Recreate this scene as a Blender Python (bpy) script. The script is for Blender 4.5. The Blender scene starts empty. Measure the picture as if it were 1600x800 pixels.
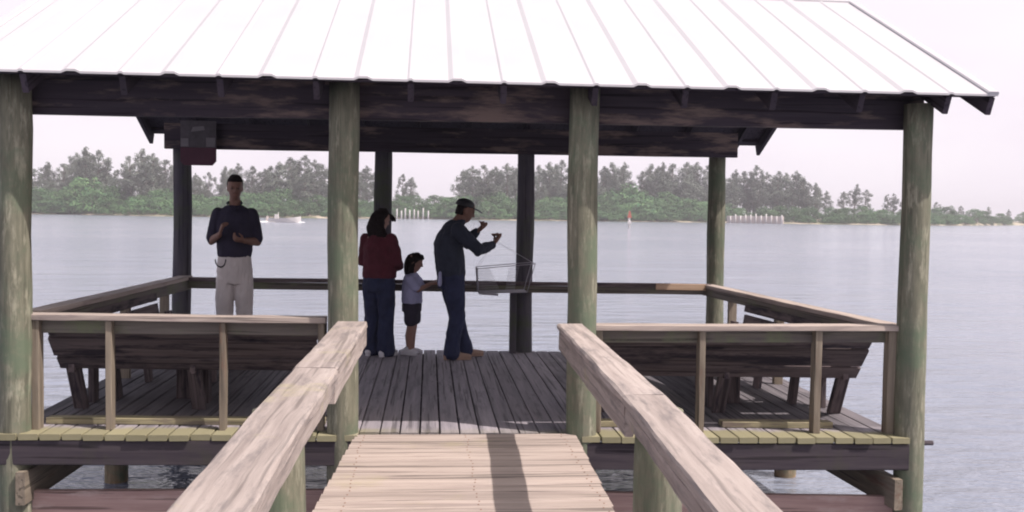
import bpy, bmesh, math, random
from mathutils import Vector, Matrix, noise
R = math.radians
S = bpy.context.scene
COL = S.collection
random.seed(11)

# ------------------------------------------------------------------ camera, sky, sun, exposure
FPX, YAW, PITCH, ROLL = 1550.0, math.atan(130 / 1550), math.atan(65 / 1550), R(0.8)
CAM = Vector((0, 0, 1.52))
_f = Vector((math.sin(YAW) * math.cos(PITCH), math.cos(YAW) * math.cos(PITCH), -math.sin(PITCH)))
_r0 = Vector((math.cos(YAW), -math.sin(YAW), 0))
_u0 = _r0.cross(_f)
_r = _r0 * math.cos(ROLL) + _u0 * math.sin(ROLL)
_u = -_r0 * math.sin(ROLL) + _u0 * math.cos(ROLL)
cd = bpy.data.cameras.new('camera')
cam = bpy.data.objects.new('camera', cd)
COL.objects.link(cam)
cam.matrix_world = Matrix(((_r.x, _u.x, -_f.x, CAM.x), (_r.y, _u.y, -_f.y, CAM.y), (_r.z, _u.z, -_f.z, CAM.z), (0, 0, 0, 1)))
cd.sensor_width = 36
cd.lens = FPX / 1600 * 36
cd.clip_start = 0.05
cd.clip_end = 6000
S.camera = cam

SUN_AZ, SUN_EL = 117.0, 57.0     # degrees clockwise from +Y, above the horizon
wd = bpy.data.worlds.new('World')
S.world = wd
wd.use_nodes = True
nt = wd.node_tree
bg = nt.nodes['Background']
sky = nt.nodes.new('ShaderNodeTexSky')
sky.sky_type = 'NISHITA'
sky.sun_disc = False
sky.sun_elevation = R(SUN_EL)
sky.sun_rotation = R(SUN_AZ)
sky.air_density = 1.4
sky.dust_density = 6.0
sky.ozone_density = 1.0
mx = nt.nodes.new('ShaderNodeMixRGB')
mx.inputs[2].default_value = (8.8, 7.95, 8.8, 1)      # a thin white haze veil over the blue
nt.links.new(sky.outputs[0], mx.inputs[1])
tcc = nt.nodes.new('ShaderNodeTexCoord')          # faint thin cloud in the haze
mpw = nt.nodes.new('ShaderNodeMapping')
mpw.inputs['Scale'].default_value = (2.2, 2.2, 7.0)
nt.links.new(tcc.outputs['Generated'], mpw.inputs[0])
tnw = nt.nodes.new('ShaderNodeTexNoise')
tnw.inputs['Scale'].default_value = 1.4
tnw.inputs['Detail'].default_value = 5
nt.links.new(mpw.outputs[0], tnw.inputs['Vector'])
crw = nt.nodes.new('ShaderNodeValToRGB')
crw.color_ramp.elements[0].position = 0.35
crw.color_ramp.elements[0].color = (0.92, 0.835, 0.925, 1)
crw.color_ramp.elements[1].position = 0.68
crw.color_ramp.elements[1].color = (0.99, 0.92, 0.985, 1)
nt.links.new(tnw.outputs[0], crw.inputs[0])
scw = nt.nodes.new('ShaderNodeMixRGB')
scw.blend_type = 'MULTIPLY'
scw.inputs[0].default_value = 1.0
scw.inputs[2].default_value = (10, 10, 10, 1)
nt.links.new(crw.outputs[0], scw.inputs[1])
nt.links.new(scw.outputs[0], mx.inputs[2])
tcw = nt.nodes.new('ShaderNodeTexCoord')          # the haze lies thick near the horizon and thins overhead
sxw = nt.nodes.new('ShaderNodeSeparateXYZ')
nt.links.new(tcw.outputs['Generated'], sxw.inputs[0])
mrw = nt.nodes.new('ShaderNodeMapRange')
mrw.interpolation_type = 'SMOOTHSTEP'
mrw.inputs[1].default_value = 0.22
mrw.inputs[2].default_value = 0.75
mrw.inputs[3].default_value = 0.90
mrw.inputs[4].default_value = 0.12
nt.links.new(sxw.outputs[2], mrw.inputs[0])
nt.links.new(mrw.outputs[0], mx.inputs[0])
nt.links.new(mx.outputs[0], bg.inputs[0])
bg.inputs[1].default_value = 0.1
sl = bpy.data.lights.new('sun', 'SUN')
sl.energy = 5.0
sl.angle = R(0.6)
sl.color = (1.0, 0.925, 0.87)
sun = bpy.data.objects.new('sun', sl)
COL.objects.link(sun)
_d = Vector((-math.sin(R(SUN_AZ)) * math.cos(R(SUN_EL)), -math.cos(R(SUN_AZ)) * math.cos(R(SUN_EL)), -math.sin(R(SUN_EL))))
sun.rotation_euler = _d.to_track_quat('-Z', 'Y').to_euler()
sun.location = (20, -10, 30)
S.view_settings.view_transform = 'Standard'
S.view_settings.look = 'None'
S.view_settings.exposure = 0.25
S.view_settings.gamma = 1.0
S.view_settings.use_curve_mapping = False
S.cycles.pixel_filter_type = 'BLACKMAN_HARRIS'
S.cycles.filter_width = 2.0        # a soft consumer lens and print scan

WATER_Z = -0.9


def ray(px, py):
    return (_f * FPX + _r * (px - 800) - _u * (py - 400)).normalized()


def onz(px, py, z):
    d = ray(px, py)
    return CAM + d * ((z - CAM.z) / d.z)


def pix(p):
    v = Vector(p) - CAM
    z = v.dot(_f)
    return 800 + FPX * v.dot(_r) / z, 400 - FPX * v.dot(_u) / z


# ------------------------------------------------------------------ materials
def newmat(name):
    m = bpy.data.materials.new(name)
    m.use_nodes = True
    n = m.node_tree.nodes
    return m, n, m.node_tree.links, n['Principled BSDF']


def ramp(n, stops):
    r = n.new('ShaderNodeValToRGB')
    e = r.color_ramp.elements
    while len(e) > 1:
        e.remove(e[0])
    e[0].position = stops[0][0]
    e[0].color = (*stops[0][1], 1)
    for p, c in stops[1:]:
        q = e.new(p)
        q.color = (*c, 1)
    return r


def g(v):
    return (v, v, v)


def tex_noise(n, l, vec, scale, detail=4, rough=0.55):
    t = n.new('ShaderNodeTexNoise')
    t.inputs['Scale'].default_value = scale
    t.inputs['Detail'].default_value = detail
    t.inputs['Roughness'].default_value = rough
    if vec is not None:
        l.new(vec, t.inputs['Vector'])
    return t


def mixc(n, l, fac, a, b, mode='MIX'):
    m = n.new('ShaderNodeMixRGB')
    m.blend_type = mode
    for i, v in ((0, fac), (1, a), (2, b)):
        if hasattr(v, 'links') or hasattr(v, 'is_linked'):
            l.new(v, m.inputs[i])
        elif isinstance(v, (int, float)):
            m.inputs[i].default_value = v
        else:
            m.inputs[i].default_value = (*v, 1)
    return m.outputs[0]


def wood(name, dark, light, stain=None, stain_lo=0.5, stain_hi=0.62, stain_scale=2.2, moss=None, moss_lo=0.5, moss_hi=0.66,
         moss_scale=1.6, rough=0.85, grain=(16, 16, 1.3), bump=0.25, front_moss=None, low_rust=None, vary=0.35, side_shade=None, crack=0.8):
    m, n, l, b = newmat(name)
    at = n.new('ShaderNodeAttribute')
    at.attribute_name = 'gc'
    mp = n.new('ShaderNodeMapping')
    mp.inputs['Scale'].default_value = grain
    l.new(at.outputs['Vector'], mp.inputs[0])
    t = tex_noise(n, l, mp.outputs[0], 1.0, 6, 0.65)
    r = ramp(n, [(0.28, dark), (0.72, light)])
    l.new(t.outputs[0], r.inputs[0])
    c = r.outputs[0]
    mpc = n.new('ShaderNodeMapping')
    mpc.inputs['Scale'].default_value = (38, 38, 0.9)
    l.new(at.outputs['Vector'], mpc.inputs[0])
    tk = tex_noise(n, l, mpc.outputs[0], 1.0, 3, 0.5)
    rk = ramp(n, [(0.36, g(0.35)), (0.43, g(1))])
    l.new(tk.outputs[0], rk.inputs[0])
    c = mixc(n, l, crack, c, rk.outputs[0], 'MULTIPLY')
    geo = n.new('ShaderNodeNewGeometry')
    if stain:
        mp2 = n.new('ShaderNodeMapping')
        mp2.inputs['Scale'].default_value = (5.0, 5.0, 0.9)
        l.new(at.outputs['Vector'], mp2.inputs[0])
        t2 = tex_noise(n, l, mp2.outputs[0], stain_scale, 7, 0.68)
        r2 = ramp(n, [(stain_lo, g(0)), (stain_hi, g(1))])
        l.new(t2.outputs[0], r2.inputs[0])
        c = mixc(n, l, r2.outputs[0], c, stain)
    if moss:
        t3 = tex_noise(n, l, geo.outputs['Position'], moss_scale, 6, 0.7)
        r3 = ramp(n, [(moss_lo, g(0)), (moss_hi, g(0.85))])
        l.new(t3.outputs[0], r3.inputs[0])
        c = mixc(n, l, r3.outputs[0], c, moss)
    sx = n.new('ShaderNodeSeparateXYZ')
    l.new(geo.outputs['Position'], sx.inputs[0])
    if front_moss:
        y0, w, colr = front_moss
        t4 = tex_noise(n, l, geo.outputs['Position'], 5.0, 6, 0.7)
        ma = n.new('ShaderNodeMath')
        ma.operation = 'MULTIPLY_ADD'
        l.new(t4.outputs[0], ma.inputs[0])
        ma.inputs[1].default_value = w * 2
        l.new(sx.outputs[1], ma.inputs[2])
        mr = n.new('ShaderNodeMapRange')
        mr.inputs[1].default_value = y0 + w * 0.8
        mr.inputs[2].default_value = y0 + w * 1.6
        mr.inputs[3].default_value = 0.95
        mr.inputs[4].default_value = 0.0
        l.new(ma.outputs[0], mr.inputs[0])
        mid = n.new('ShaderNodeMath')          # the trodden middle stays bare
        mid.operation = 'SUBTRACT'
        l.new(sx.outputs[0], mid.inputs[0])
        mid.inputs[1].default_value = 0.28
        ab = n.new('ShaderNodeMath')
        ab.operation = 'ABSOLUTE'
        l.new(mid.outputs[0], ab.inputs[0])
        m2 = n.new('ShaderNodeMapRange')
        m2.inputs[1].default_value = 0.45
        m2.inputs[2].default_value = 0.85
        m2.inputs[3].default_value = 0.25
        l.new(ab.outputs[0], m2.inputs[0])
        mu = n.new('ShaderNodeMath')
        mu.operation = 'MULTIPLY'
        l.new(mr.outputs[0], mu.inputs[0])
        l.new(m2.outputs[0], mu.inputs[1])
        c = mixc(n, l, mu.outputs[0], c, colr)
    if low_rust:
        t5 = tex_noise(n, l, geo.outputs['Position'], 3.0, 5, 0.7)
        ma = n.new('ShaderNodeMath')
        ma.operation = 'MULTIPLY_ADD'
        l.new(t5.outputs[0], ma.inputs[0])
        ma.inputs[1].default_value = 0.8
        l.new(sx.outputs[2], ma.inputs[2])
        mr = n.new('ShaderNodeMapRange')
        mr.inputs[1].default_value = low_rust[0] + 0.3
        mr.inputs[2].default_value = low_rust[0] + 0.55
        mr.inputs[3].default_value = 0.9
        mr.inputs[4].default_value = 0.0
        l.new(ma.outputs[0], mr.inputs[0])
        c = mixc(n, l, mr.outputs[0], c, low_rust[1])
    if side_shade:  # shade under and beside the benches, painted into the deck colour away from the middle
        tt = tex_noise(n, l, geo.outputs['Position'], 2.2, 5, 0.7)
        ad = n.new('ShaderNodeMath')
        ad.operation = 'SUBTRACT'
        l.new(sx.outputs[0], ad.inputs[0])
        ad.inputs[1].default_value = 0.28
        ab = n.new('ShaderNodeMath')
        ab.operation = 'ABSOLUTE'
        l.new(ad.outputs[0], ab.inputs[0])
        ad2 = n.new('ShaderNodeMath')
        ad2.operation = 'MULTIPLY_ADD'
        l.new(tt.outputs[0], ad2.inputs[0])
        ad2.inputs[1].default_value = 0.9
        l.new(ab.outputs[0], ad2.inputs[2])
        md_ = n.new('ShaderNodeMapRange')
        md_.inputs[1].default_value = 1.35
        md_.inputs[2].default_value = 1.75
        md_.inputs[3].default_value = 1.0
        md_.inputs[4].default_value = side_shade
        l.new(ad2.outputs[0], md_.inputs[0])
        yy = n.new('ShaderNodeMapRange')       # the painted shade starts behind the front edge
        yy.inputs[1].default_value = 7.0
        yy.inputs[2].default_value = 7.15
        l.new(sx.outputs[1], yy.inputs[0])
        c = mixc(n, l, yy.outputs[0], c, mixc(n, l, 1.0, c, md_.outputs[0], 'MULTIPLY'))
    pr = n.new('ShaderNodeAttribute')
    pr.attribute_name = 'pr'
    mr = n.new('ShaderNodeMapRange')
    mr.inputs[3].default_value = 1 - vary
    mr.inputs[4].default_value = 1 + vary
    l.new(pr.outputs['Fac'], mr.inputs[0])
    c = mixc(n, l, 1.0, c, mr.outputs[0], 'MULTIPLY')
    l.new(c, b.inputs['Base Color'])
    b.inputs['Roughness'].default_value = rough
    b.inputs['Specular IOR Level'].default_value = 0.2
    bp = n.new('ShaderNodeBump')
    bp.inputs['Strength'].default_value = bump
    bp.inputs['Distance'].default_value = 0.006
    l.new(t.outputs[0], bp.inputs['Height'])
    l.new(bp.outputs[0], b.inputs['Normal'])
    return m


def plain(name, colr, rough=0.7, metallic=0.0, var=0.18, scale=14.0, bump=0.0, spec=0.3):
    m, n, l, b = newmat(name)
    tc = n.new('ShaderNodeTexCoord')
    t = tex_noise(n, l, tc.outputs['Object'], scale, 5, 0.6)
    r = ramp(n, [(0.25, tuple(c * (1 - var) for c in colr)), (0.75, tuple(min(1, c * (1 + var)) for c in colr))])
    l.new(t.outputs[0], r.inputs[0])
    l.new(r.outputs[0], b.inputs['Base Color'])
    b.inputs['Roughness'].default_value = rough
    b.inputs['Metallic'].default_value = metallic
    b.inputs['Specular IOR Level'].default_value = spec
    if bump:
        bp = n.new('ShaderNodeBump')
        bp.inputs['Strength'].default_value = bump
        bp.inputs['Distance'].default_value = 0.01
        l.new(t.outputs[0], bp.inputs['Height'])
        l.new(bp.outputs[0], b.inputs['Normal'])
    return m


def leafmat(name, dark, light):
    m, n, l, b = newmat(name)
    pr = n.new('ShaderNodeAttribute')
    pr.attribute_name = 'pr'
    oi = n.new('ShaderNodeObjectInfo')
    r = ramp(n, [(0.0, dark), (1.0, light)])
    l.new(pr.outputs['Fac'], r.inputs[0])
    hs = n.new('ShaderNodeHueSaturation')
    mr = n.new('ShaderNodeMapRange')
    mr.inputs[3].default_value = 0.7
    mr.inputs[4].default_value = 1.35
    l.new(oi.outputs['Random'], mr.inputs[0])
    l.new(mr.outputs[0], hs.inputs['Value'])
    l.new(r.outputs[0], hs.inputs['Color'])
    l.new(hs.outputs[0], b.inputs['Base Color'])
    b.inputs['Roughness'].default_value = 0.8
    b.inputs['Specular IOR Level'].default_value = 0.15
    return m


M = {}
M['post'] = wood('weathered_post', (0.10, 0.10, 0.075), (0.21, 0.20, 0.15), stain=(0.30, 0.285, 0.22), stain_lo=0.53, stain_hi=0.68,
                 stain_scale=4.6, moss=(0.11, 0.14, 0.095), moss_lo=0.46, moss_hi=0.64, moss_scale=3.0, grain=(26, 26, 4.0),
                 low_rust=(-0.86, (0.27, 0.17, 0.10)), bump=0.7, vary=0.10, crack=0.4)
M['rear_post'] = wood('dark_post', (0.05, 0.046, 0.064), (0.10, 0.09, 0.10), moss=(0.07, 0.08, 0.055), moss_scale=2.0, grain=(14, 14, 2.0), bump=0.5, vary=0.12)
M['rail'] = wood('weathered_rail', (0.23, 0.19, 0.178), (0.42, 0.36, 0.335), stain=(0.185, 0.16, 0.157), stain_lo=0.50, stain_hi=0.68,
                 stain_scale=3.2, moss=(0.40, 0.36, 0.21), moss_lo=0.58, moss_hi=0.78, moss_scale=2.1, bump=0.6, grain=(26, 26, 1.3), vary=0.08, crack=0.5)
M['cap'] = wood('pale_cap', (0.25, 0.205, 0.185), (0.45, 0.375, 0.335), stain=(0.22, 0.17, 0.17), stain_lo=0.56, stain_hi=0.72, grain=(22, 22, 1.2), vary=0.1)
M['ramp'] = wood('walkway_board', (0.245, 0.20, 0.178), (0.405, 0.335, 0.30), moss=(0.30, 0.26, 0.165), moss_lo=0.58, moss_hi=0.8, moss_scale=1.2, stain=(0.26, 0.205, 0.19), stain_lo=0.56, stain_hi=0.74,
                 front_moss=(-99, 0.1, (0.3, 0.28, 0.1)), grain=(20, 20, 1.2), vary=0.16)
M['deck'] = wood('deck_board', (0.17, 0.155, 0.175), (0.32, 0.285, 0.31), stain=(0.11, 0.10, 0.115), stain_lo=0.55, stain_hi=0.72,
                 front_moss=(6.92, 0.12, (0.225, 0.205, 0.125)), grain=(20, 20, 1.0), vary=0.16, side_shade=0.5)
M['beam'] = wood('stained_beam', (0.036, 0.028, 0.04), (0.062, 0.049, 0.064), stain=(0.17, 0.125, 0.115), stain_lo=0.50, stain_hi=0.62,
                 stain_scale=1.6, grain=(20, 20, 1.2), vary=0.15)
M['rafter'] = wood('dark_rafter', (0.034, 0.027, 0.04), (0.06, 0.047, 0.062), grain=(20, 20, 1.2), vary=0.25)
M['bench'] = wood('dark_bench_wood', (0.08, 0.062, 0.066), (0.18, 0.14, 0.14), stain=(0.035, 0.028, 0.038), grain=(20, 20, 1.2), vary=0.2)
M['apron'] = wood('mossy_apron', (0.09, 0.075, 0.075), (0.17, 0.15, 0.125), moss=(0.13, 0.14, 0.085), moss_scale=3, grain=(20, 20, 1.2), vary=0.15)
M['stick'] = wood('mossy_baluster', (0.13, 0.105, 0.085), (0.27, 0.225, 0.175), stain=(0.17, 0.10, 0.075), stain_lo=0.56, stain_hi=0.7, grain=(22, 22, 1.4), vary=0.15)
M['toe'] = wood('mossy_toe_board', (0.17, 0.15, 0.095), (0.33, 0.29, 0.185), stain=(0.15, 0.12, 0.10), grain=(20, 20, 1.0), vary=0.1)
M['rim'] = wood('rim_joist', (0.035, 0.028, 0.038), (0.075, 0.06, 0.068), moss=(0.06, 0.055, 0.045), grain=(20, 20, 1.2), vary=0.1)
M['red_plank'] = wood('reddish_plank', (0.26, 0.165, 0.155), (0.42, 0.29, 0.265), stain=(0.42, 0.32, 0.30), stain_lo=0.55, stain_hi=0.7, grain=(20, 20, 1.0), vary=0.1)
M['patch'] = wood('new_plank', (0.33, 0.22, 0.15), (0.46, 0.33, 0.24), grain=(20, 20, 1.2), vary=0.1)
M['roof'] = plain('white_metal_roof', (0.452, 0.437, 0.462), rough=0.5, var=0.05, scale=1.5)
M['skin'] = plain('tan_skin', (0.18, 0.095, 0.072), rough=0.6, var=0.08, scale=20)
M['skin_light'] = plain('fair_skin', (0.30, 0.17, 0.135), rough=0.6, var=0.08, scale=20)
M['hair'] = plain('dark_hair', (0.014, 0.010, 0.011), rough=0.85, var=0.5, scale=60, bump=0.4, spec=0.1)
M['polo'] = plain('navy_polo', (0.024, 0.02, 0.04), rough=0.9, var=0.2, scale=9, bump=0.2)
M['khaki'] = plain('khaki_cloth', (0.54, 0.49, 0.48), rough=0.9, var=0.1, scale=7, bump=0.2)
M['jacket'] = plain('dark_jacket', (0.025, 0.03, 0.05), rough=0.85, var=0.25, scale=9, bump=0.3)
M['jeans'] = plain('blue_denim', (0.024, 0.029, 0.068), rough=0.9, var=0.3, scale=9, bump=0.3)
M['red_cloth'] = plain('dark_red_fleece', (0.085, 0.017, 0.028), rough=0.95, var=0.2, scale=12, bump=0.3)
M['tee'] = plain('lavender_tee', (0.36, 0.36, 0.54), rough=0.9, var=0.08, scale=9, bump=0.15)
M['shorts'] = plain('dark_shorts', (0.035, 0.03, 0.05), rough=0.9, var=0.2)
M['white_shoe'] = plain('white_canvas', (0.62, 0.60, 0.64), rough=0.7, var=0.1)
M['tan_shoe'] = plain('tan_leather', (0.30, 0.20, 0.155), rough=0.6, var=0.15)
M['black'] = plain('black_plastic', (0.02, 0.02, 0.025), rough=0.5)
M['eye'] = plain('dark_eye', (0.04, 0.03, 0.03), rough=0.4)
M['lips'] = plain('lip_skin', (0.26, 0.11, 0.09), rough=0.5)
M['wire'] = plain('galvanised_wire', (0.30, 0.28, 0.32), rough=0.5, metallic=0.3)
M['net'] = plain('grey_netting', (0.45, 0.43, 0.47), rough=0.8)
M['sign_red'] = plain('faded_red_paint', (0.065, 0.018, 0.035), rough=0.6, var=0.2, scale=6)
M['sign_grey'] = plain('grey_sign_print', (0.065, 0.055, 0.065), rough=0.6, var=0.45, scale=9)
M['sign_white'] = plain('pale_sign_print', (0.15, 0.135, 0.15), rough=0.6, var=0.15)
M['white_paint'] = plain('white_paint', (0.55, 0.52, 0.52), rough=0.5, var=0.08)
M['red_paint'] = plain('orange_red_paint', (0.42, 0.12, 0.10), rough=0.5, var=0.1)
M['bulk'] = plain('pale_concrete', (0.50, 0.43, 0.41), rough=0.9, var=0.15, scale=0.6)
M['tub'] = plain('dark_green_plastic', (0.03, 0.10, 0.06), rough=0.4, var=0.1)
M['bark'] = plain('grey_bark', (0.14, 0.115, 0.10), rough=0.95, var=0.3, scale=2)
M['pine_leaf'] = leafmat('feathery_needles', (0.075, 0.092, 0.078), (0.15, 0.17, 0.14))
M['mangrove_leaf'] = leafmat('mangrove_leaves', (0.032, 0.095, 0.042), (0.12, 0.205, 0.085))
M['rust'] = plain('rusty_bolt', (0.16, 0.07, 0.04), rough=0.8, var=0.3)
M['foam'] = plain('white_foam', (0.85, 0.85, 0.87), rough=0.9, var=0.06, scale=2)


# ------------------------------------------------------------------ mesh builder
def tag(o, label=None, cat=None, group=None, kind=None):
    if label:
        o['label'] = label
    if cat:
        o['category'] = cat
    if group:
        o['group'] = group
    if kind:
        o['kind'] = kind
    return o


def empty(name, loc, label, cat, group=None, rotz=0):
    o = bpy.data.objects.new(name, None)
    o.empty_display_size = 0.2
    COL.objects.link(o)
    o.location = loc
    o.rotation_euler = (0, 0, rotz)
    return tag(o, label, cat, group)


class MB:
    """Collects timbers, tubes and boxes; build() links them as ONE mesh object."""

    def __init__(s):
        s.v, s.f, s.gc, s.pr, s.sm = [], [], [], [], []

    def _add(s, v, f, gc, pr, smooth=False):
        o = len(s.v)
        s.v += v
        s.gc += gc
        s.pr += [pr] * len(v)
        s.f += [[i + o for i in q] for q in f]
        s.sm += [smooth] * len(f)

    def plank(s, a, b, w, h, up=(0, 0, 1), seg=1, jit=0.0, ch=0.004, pr=None, w2=None):
        """A chamfered timber from a to b (centre line): w across, h along 'up'; seg and jit wear it."""
        a, b = Vector(a), Vector(b)
        t = (b - a).normalized()
        up = Vector(up)
        side = t.cross(up).normalized()
        up = side.cross(t).normalized()
        L = (b - a).length
        ox, oy, oz = random.uniform(0, 50), random.uniform(0, 50), random.uniform(0, 50)
        pr = random.random() if pr is None else pr
        vs, gs, fs = [], [], []
        for i in range(seg + 1):
            k = i / seg
            c = a.lerp(b, k)
            ww = w if w2 is None else w + (w2 - w) * k
            x, y = ww / 2, h / 2
            prof = [(-x + ch, -y), (x - ch, -y), (x, -y + ch), (x, y - ch), (x - ch, y), (-x + ch, y), (-x, y - ch), (-x, -y + ch)]
            for j, (px, py) in enumerate(prof):
                q = c + side * px + up * py
                if jit:
                    nv = noise.noise_vector(Vector((ox + k * L * 4, oy + j * 1.7, oz)))
                    nv2 = noise.noise_vector(Vector((ox + k * L * 0.9, oy, oz)))
                    q = q + (side * (nv.x + nv2.x * 0.8) + up * (nv.y * 0.6 + nv2.y * 0.6)) * jit
                vs.append(q)
                gs.append((px + ox, py + oy, k * L + oz))
        for i in range(seg):
            for j in range(8):
                j2 = (j + 1) % 8
                fs.append([i * 8 + j, i * 8 + j2, i * 8 + 8 + j2, i * 8 + 8 + j])
        fs.append(list(range(7, -1, -1)))
        fs.append([seg * 8 + j for j in range(8)])
        s._add(vs, fs, gs, pr)
        return s

    def tube(s, pts, radii, n=14, jit=0.0, pr=None, smooth=True):
        ox, oy, oz = random.uniform(0, 50), random.uniform(0, 50), random.uniform(0, 50)
        pr = random.random() if pr is None else pr
        pts = [Vector(p) for p in pts]
        if isinstance(radii, (int, float)):
            radii = [radii] * len(pts)
        vs, gs, fs = [], [], []
        dist = 0
        x0 = None
        for i, p in enumerate(pts):
            t = (pts[min(i + 1, len(pts) - 1)] - pts[max(i - 1, 0)]).normalized()
            if i:
                dist += (p - pts[i - 1]).length
            if x0 is None:
                x0 = t.orthogonal().normalized()
            x = (x0 - t * x0.dot(t)).normalized()
            x0 = x
            y = t.cross(x)
            for j in range(n):
                a = 2 * math.pi * j / n
                rr = radii[i]
                if jit:
                    rr += jit * noise.noise(Vector((ox + math.cos(a) * 0.8, oy + math.sin(a) * 0.8, oz + dist * 1.6)))
                d = x * math.cos(a) + y * math.sin(a)
                vs.append(p + d * rr)
                gs.append((ox + math.cos(a) * radii[i], oy + math.sin(a) * radii[i], oz + dist))
        m = len(pts)
        for i in range(m - 1):
            for j in range(n):
                j2 = (j + 1) % n
                fs.append([i * n + j, i * n + j2, i * n + n + j2, i * n + n + j])
        fs.append(list(range(n - 1, -1, -1)))
        fs.append([(m - 1) * n + j for j in range(n)])
        s._add(vs, fs, gs, pr, smooth)
        return s

    def post(s, x, y, z0, z1, r, lean=(0, 0), jit=0.012, n=20, seg=14):
        q = random.uniform(0, 90)
        pts = [(x + 0.022 * noise.noise(Vector((q, i * 0.21, 1))), y + 0.022 * noise.noise(Vector((q, i * 0.21, 7))), z0 + (z1 - z0) * i / seg) for i in range(seg + 1)]
        return s.tube(pts, [r * (1.05 - 0.1 * i / seg) for i in range(seg + 1)], n, jit)

    def faces(s, v, f, pr=0.5):
        s._add([Vector(p) for p in v], f, [tuple(p) for p in v], pr)
        return s

    def build(s, name, mat, parent=None):
        off = Vector(parent_world(parent)) if parent else Vector((0, 0, 0))
        me = bpy.data.meshes.new(name)
        me.from_pydata([v - off for v in s.v], [], s.f)
        a = me.attributes.new('gc', 'FLOAT_VECTOR', 'POINT')
        a.data.foreach_set('vector', [c for q in s.gc for c in q])
        a = me.attributes.new('pr', 'FLOAT', 'POINT')
        a.data.foreach_set('value', s.pr)
        me.polygons.foreach_set('use_smooth', s.sm)
        me.materials.append(mat)
        me.update()
        o = bpy.data.objects.new(name, me)
        COL.objects.link(o)
        if parent:
            o.parent = parent
        return o


def parent_world(p):
    v = Vector((0, 0, 0))
    while p:
        v += p.location
        p = p.parent
    return v


# ------------------------------------------------------------------ water and the far shore
def water_material():
    m, n, l, b = newmat('bay_water')
    tc = n.new('ShaderNodeTexCoord')
    mp = n.new('ShaderNodeMapping')
    mp.inputs['Scale'].default_value = (0.5, 1.25, 1)
    mp.inputs['Rotation'].default_value = (0, 0, R(14))
    l.new(tc.outputs['Object'], mp.inputs[0])
    t1 = tex_noise(n, l, mp.outputs[0], 1.3, 5, 0.6)
    t2 = tex_noise(n, l, mp.outputs[0], 0.22, 3, 0.5)
    ad = n.new('ShaderNodeMath')
    ad.operation = 'MULTIPLY_ADD'
    ad.inputs[1].default_value = 2.0
    l.new(t2.outputs[0], ad.inputs[0])
    l.new(t1.outputs[0], ad.inputs[2])
    bp = n.new('ShaderNodeBump')
    bp.inputs['Strength'].default_value = 0.42
    bp.inputs['Distance'].default_value = 0.5
    tw = tex_noise(n, l, tc.outputs['Object'], 0.035, 4, 0.6)      # wind patches
    mw = n.new('ShaderNodeMapRange')
    mw.inputs[1].default_value = 0.35
    mw.inputs[2].default_value = 0.65
    mw.inputs[3].default_value = 0.22
    mw.inputs[4].default_value = 0.62
    l.new(tw.outputs[0], mw.inputs[0])
    l.new(mw.outputs[0], bp.inputs['Strength'])
    l.new(ad.outputs[0], bp.inputs['Height'])
    l.new(bp.outputs[0], b.inputs['Normal'])
    b.inputs['Base Color'].default_value = (0.20, 0.218, 0.275, 1)
    b.inputs['Roughness'].default_value = 0.14
    b.inputs['IOR'].default_value = 1.33
    return m


wb = bmesh.new()
bmesh.ops.create_grid(wb, x_segments=8, y_segments=8, size=1400)
wm = bpy.data.meshes.new('water')
wb.to_mesh(wm)
wm.materials.append(water_material())
water = bpy.data.objects.new('water', wm)
water.location = (0, 1200, WATER_Z)
COL.objects.link(water)
tag(water, kind='structure')

# shoreline, read off as where the water meets the mangroves
SHORE = [(-700, 330), (-300, 332), (0, 334), (120, 335.5), (250, 338), (350, 339), (450, 340.5), (560, 341.5), (650, 342), (760, 344), (900, 345.5),
         (1040, 347), (1130, 348), (1250, 350), (1400, 352), (1500, 352.5), (1600, 352), (1900, 354), (2300, 358)]


def lerp_tab(tab, x):
    for (x0, y0), (x1, y1) in zip(tab, tab[1:]):
        if x <= x1:
            return y0 + (y1 - y0) * max(0.0, (x - x0) / (x1 - x0))
    return tab[-1][1]


def shore(px, back=0.0):
    p = onz(px, lerp_tab(SHORE, px), WATER_Z)
    h = Vector((p.x, p.y, 0)).normalized()
    return Vector((p.x, p.y, 0)) + h * back


lm, n_, l_, b_ = newmat('shore_ground')
geo = n_.new('ShaderNodeNewGeometry')
t_ = tex_noise(n_, l_, geo.outputs['Position'], 0.09, 5, 0.6)
r_ = ramp(n_, [(0.42, (0.10, 0.11, 0.05)), (0.55, (0.40, 0.34, 0.26))])
l_.new(t_.outputs[0], r_.inputs[0])
l_.new(r_.outputs[0], b_.inputs['Base Color'])
b_.inputs['Roughness'].default_value = 0.95
mb = MB()
xs = list(range(-700, 2301, 25))
prof = [(-3, -1.6), (0, -0.75), (4, -0.35), (12, 0.3), (60, 1.2), (260, 1.5), (262, -1.6)]
vs, fs = [], []
for i, px in enumerate(xs):
    w = 3.5 * noise.noise(Vector((px * 0.02, 3, 0)))
    for d, z in prof:
        p = shore(px, d + (w if d < 20 else 0))
        vs.append((p.x, p.y, z))
k = len(prof)
for i in range(len(xs) - 1):
    for j in range(k - 1):
        fs.append([i * k + j, i * k + k + j, i * k + k + j + 1, i * k + j + 1])
mb.faces(vs, fs)
tag(mb.build('shore', lm), kind='structure')


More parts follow.
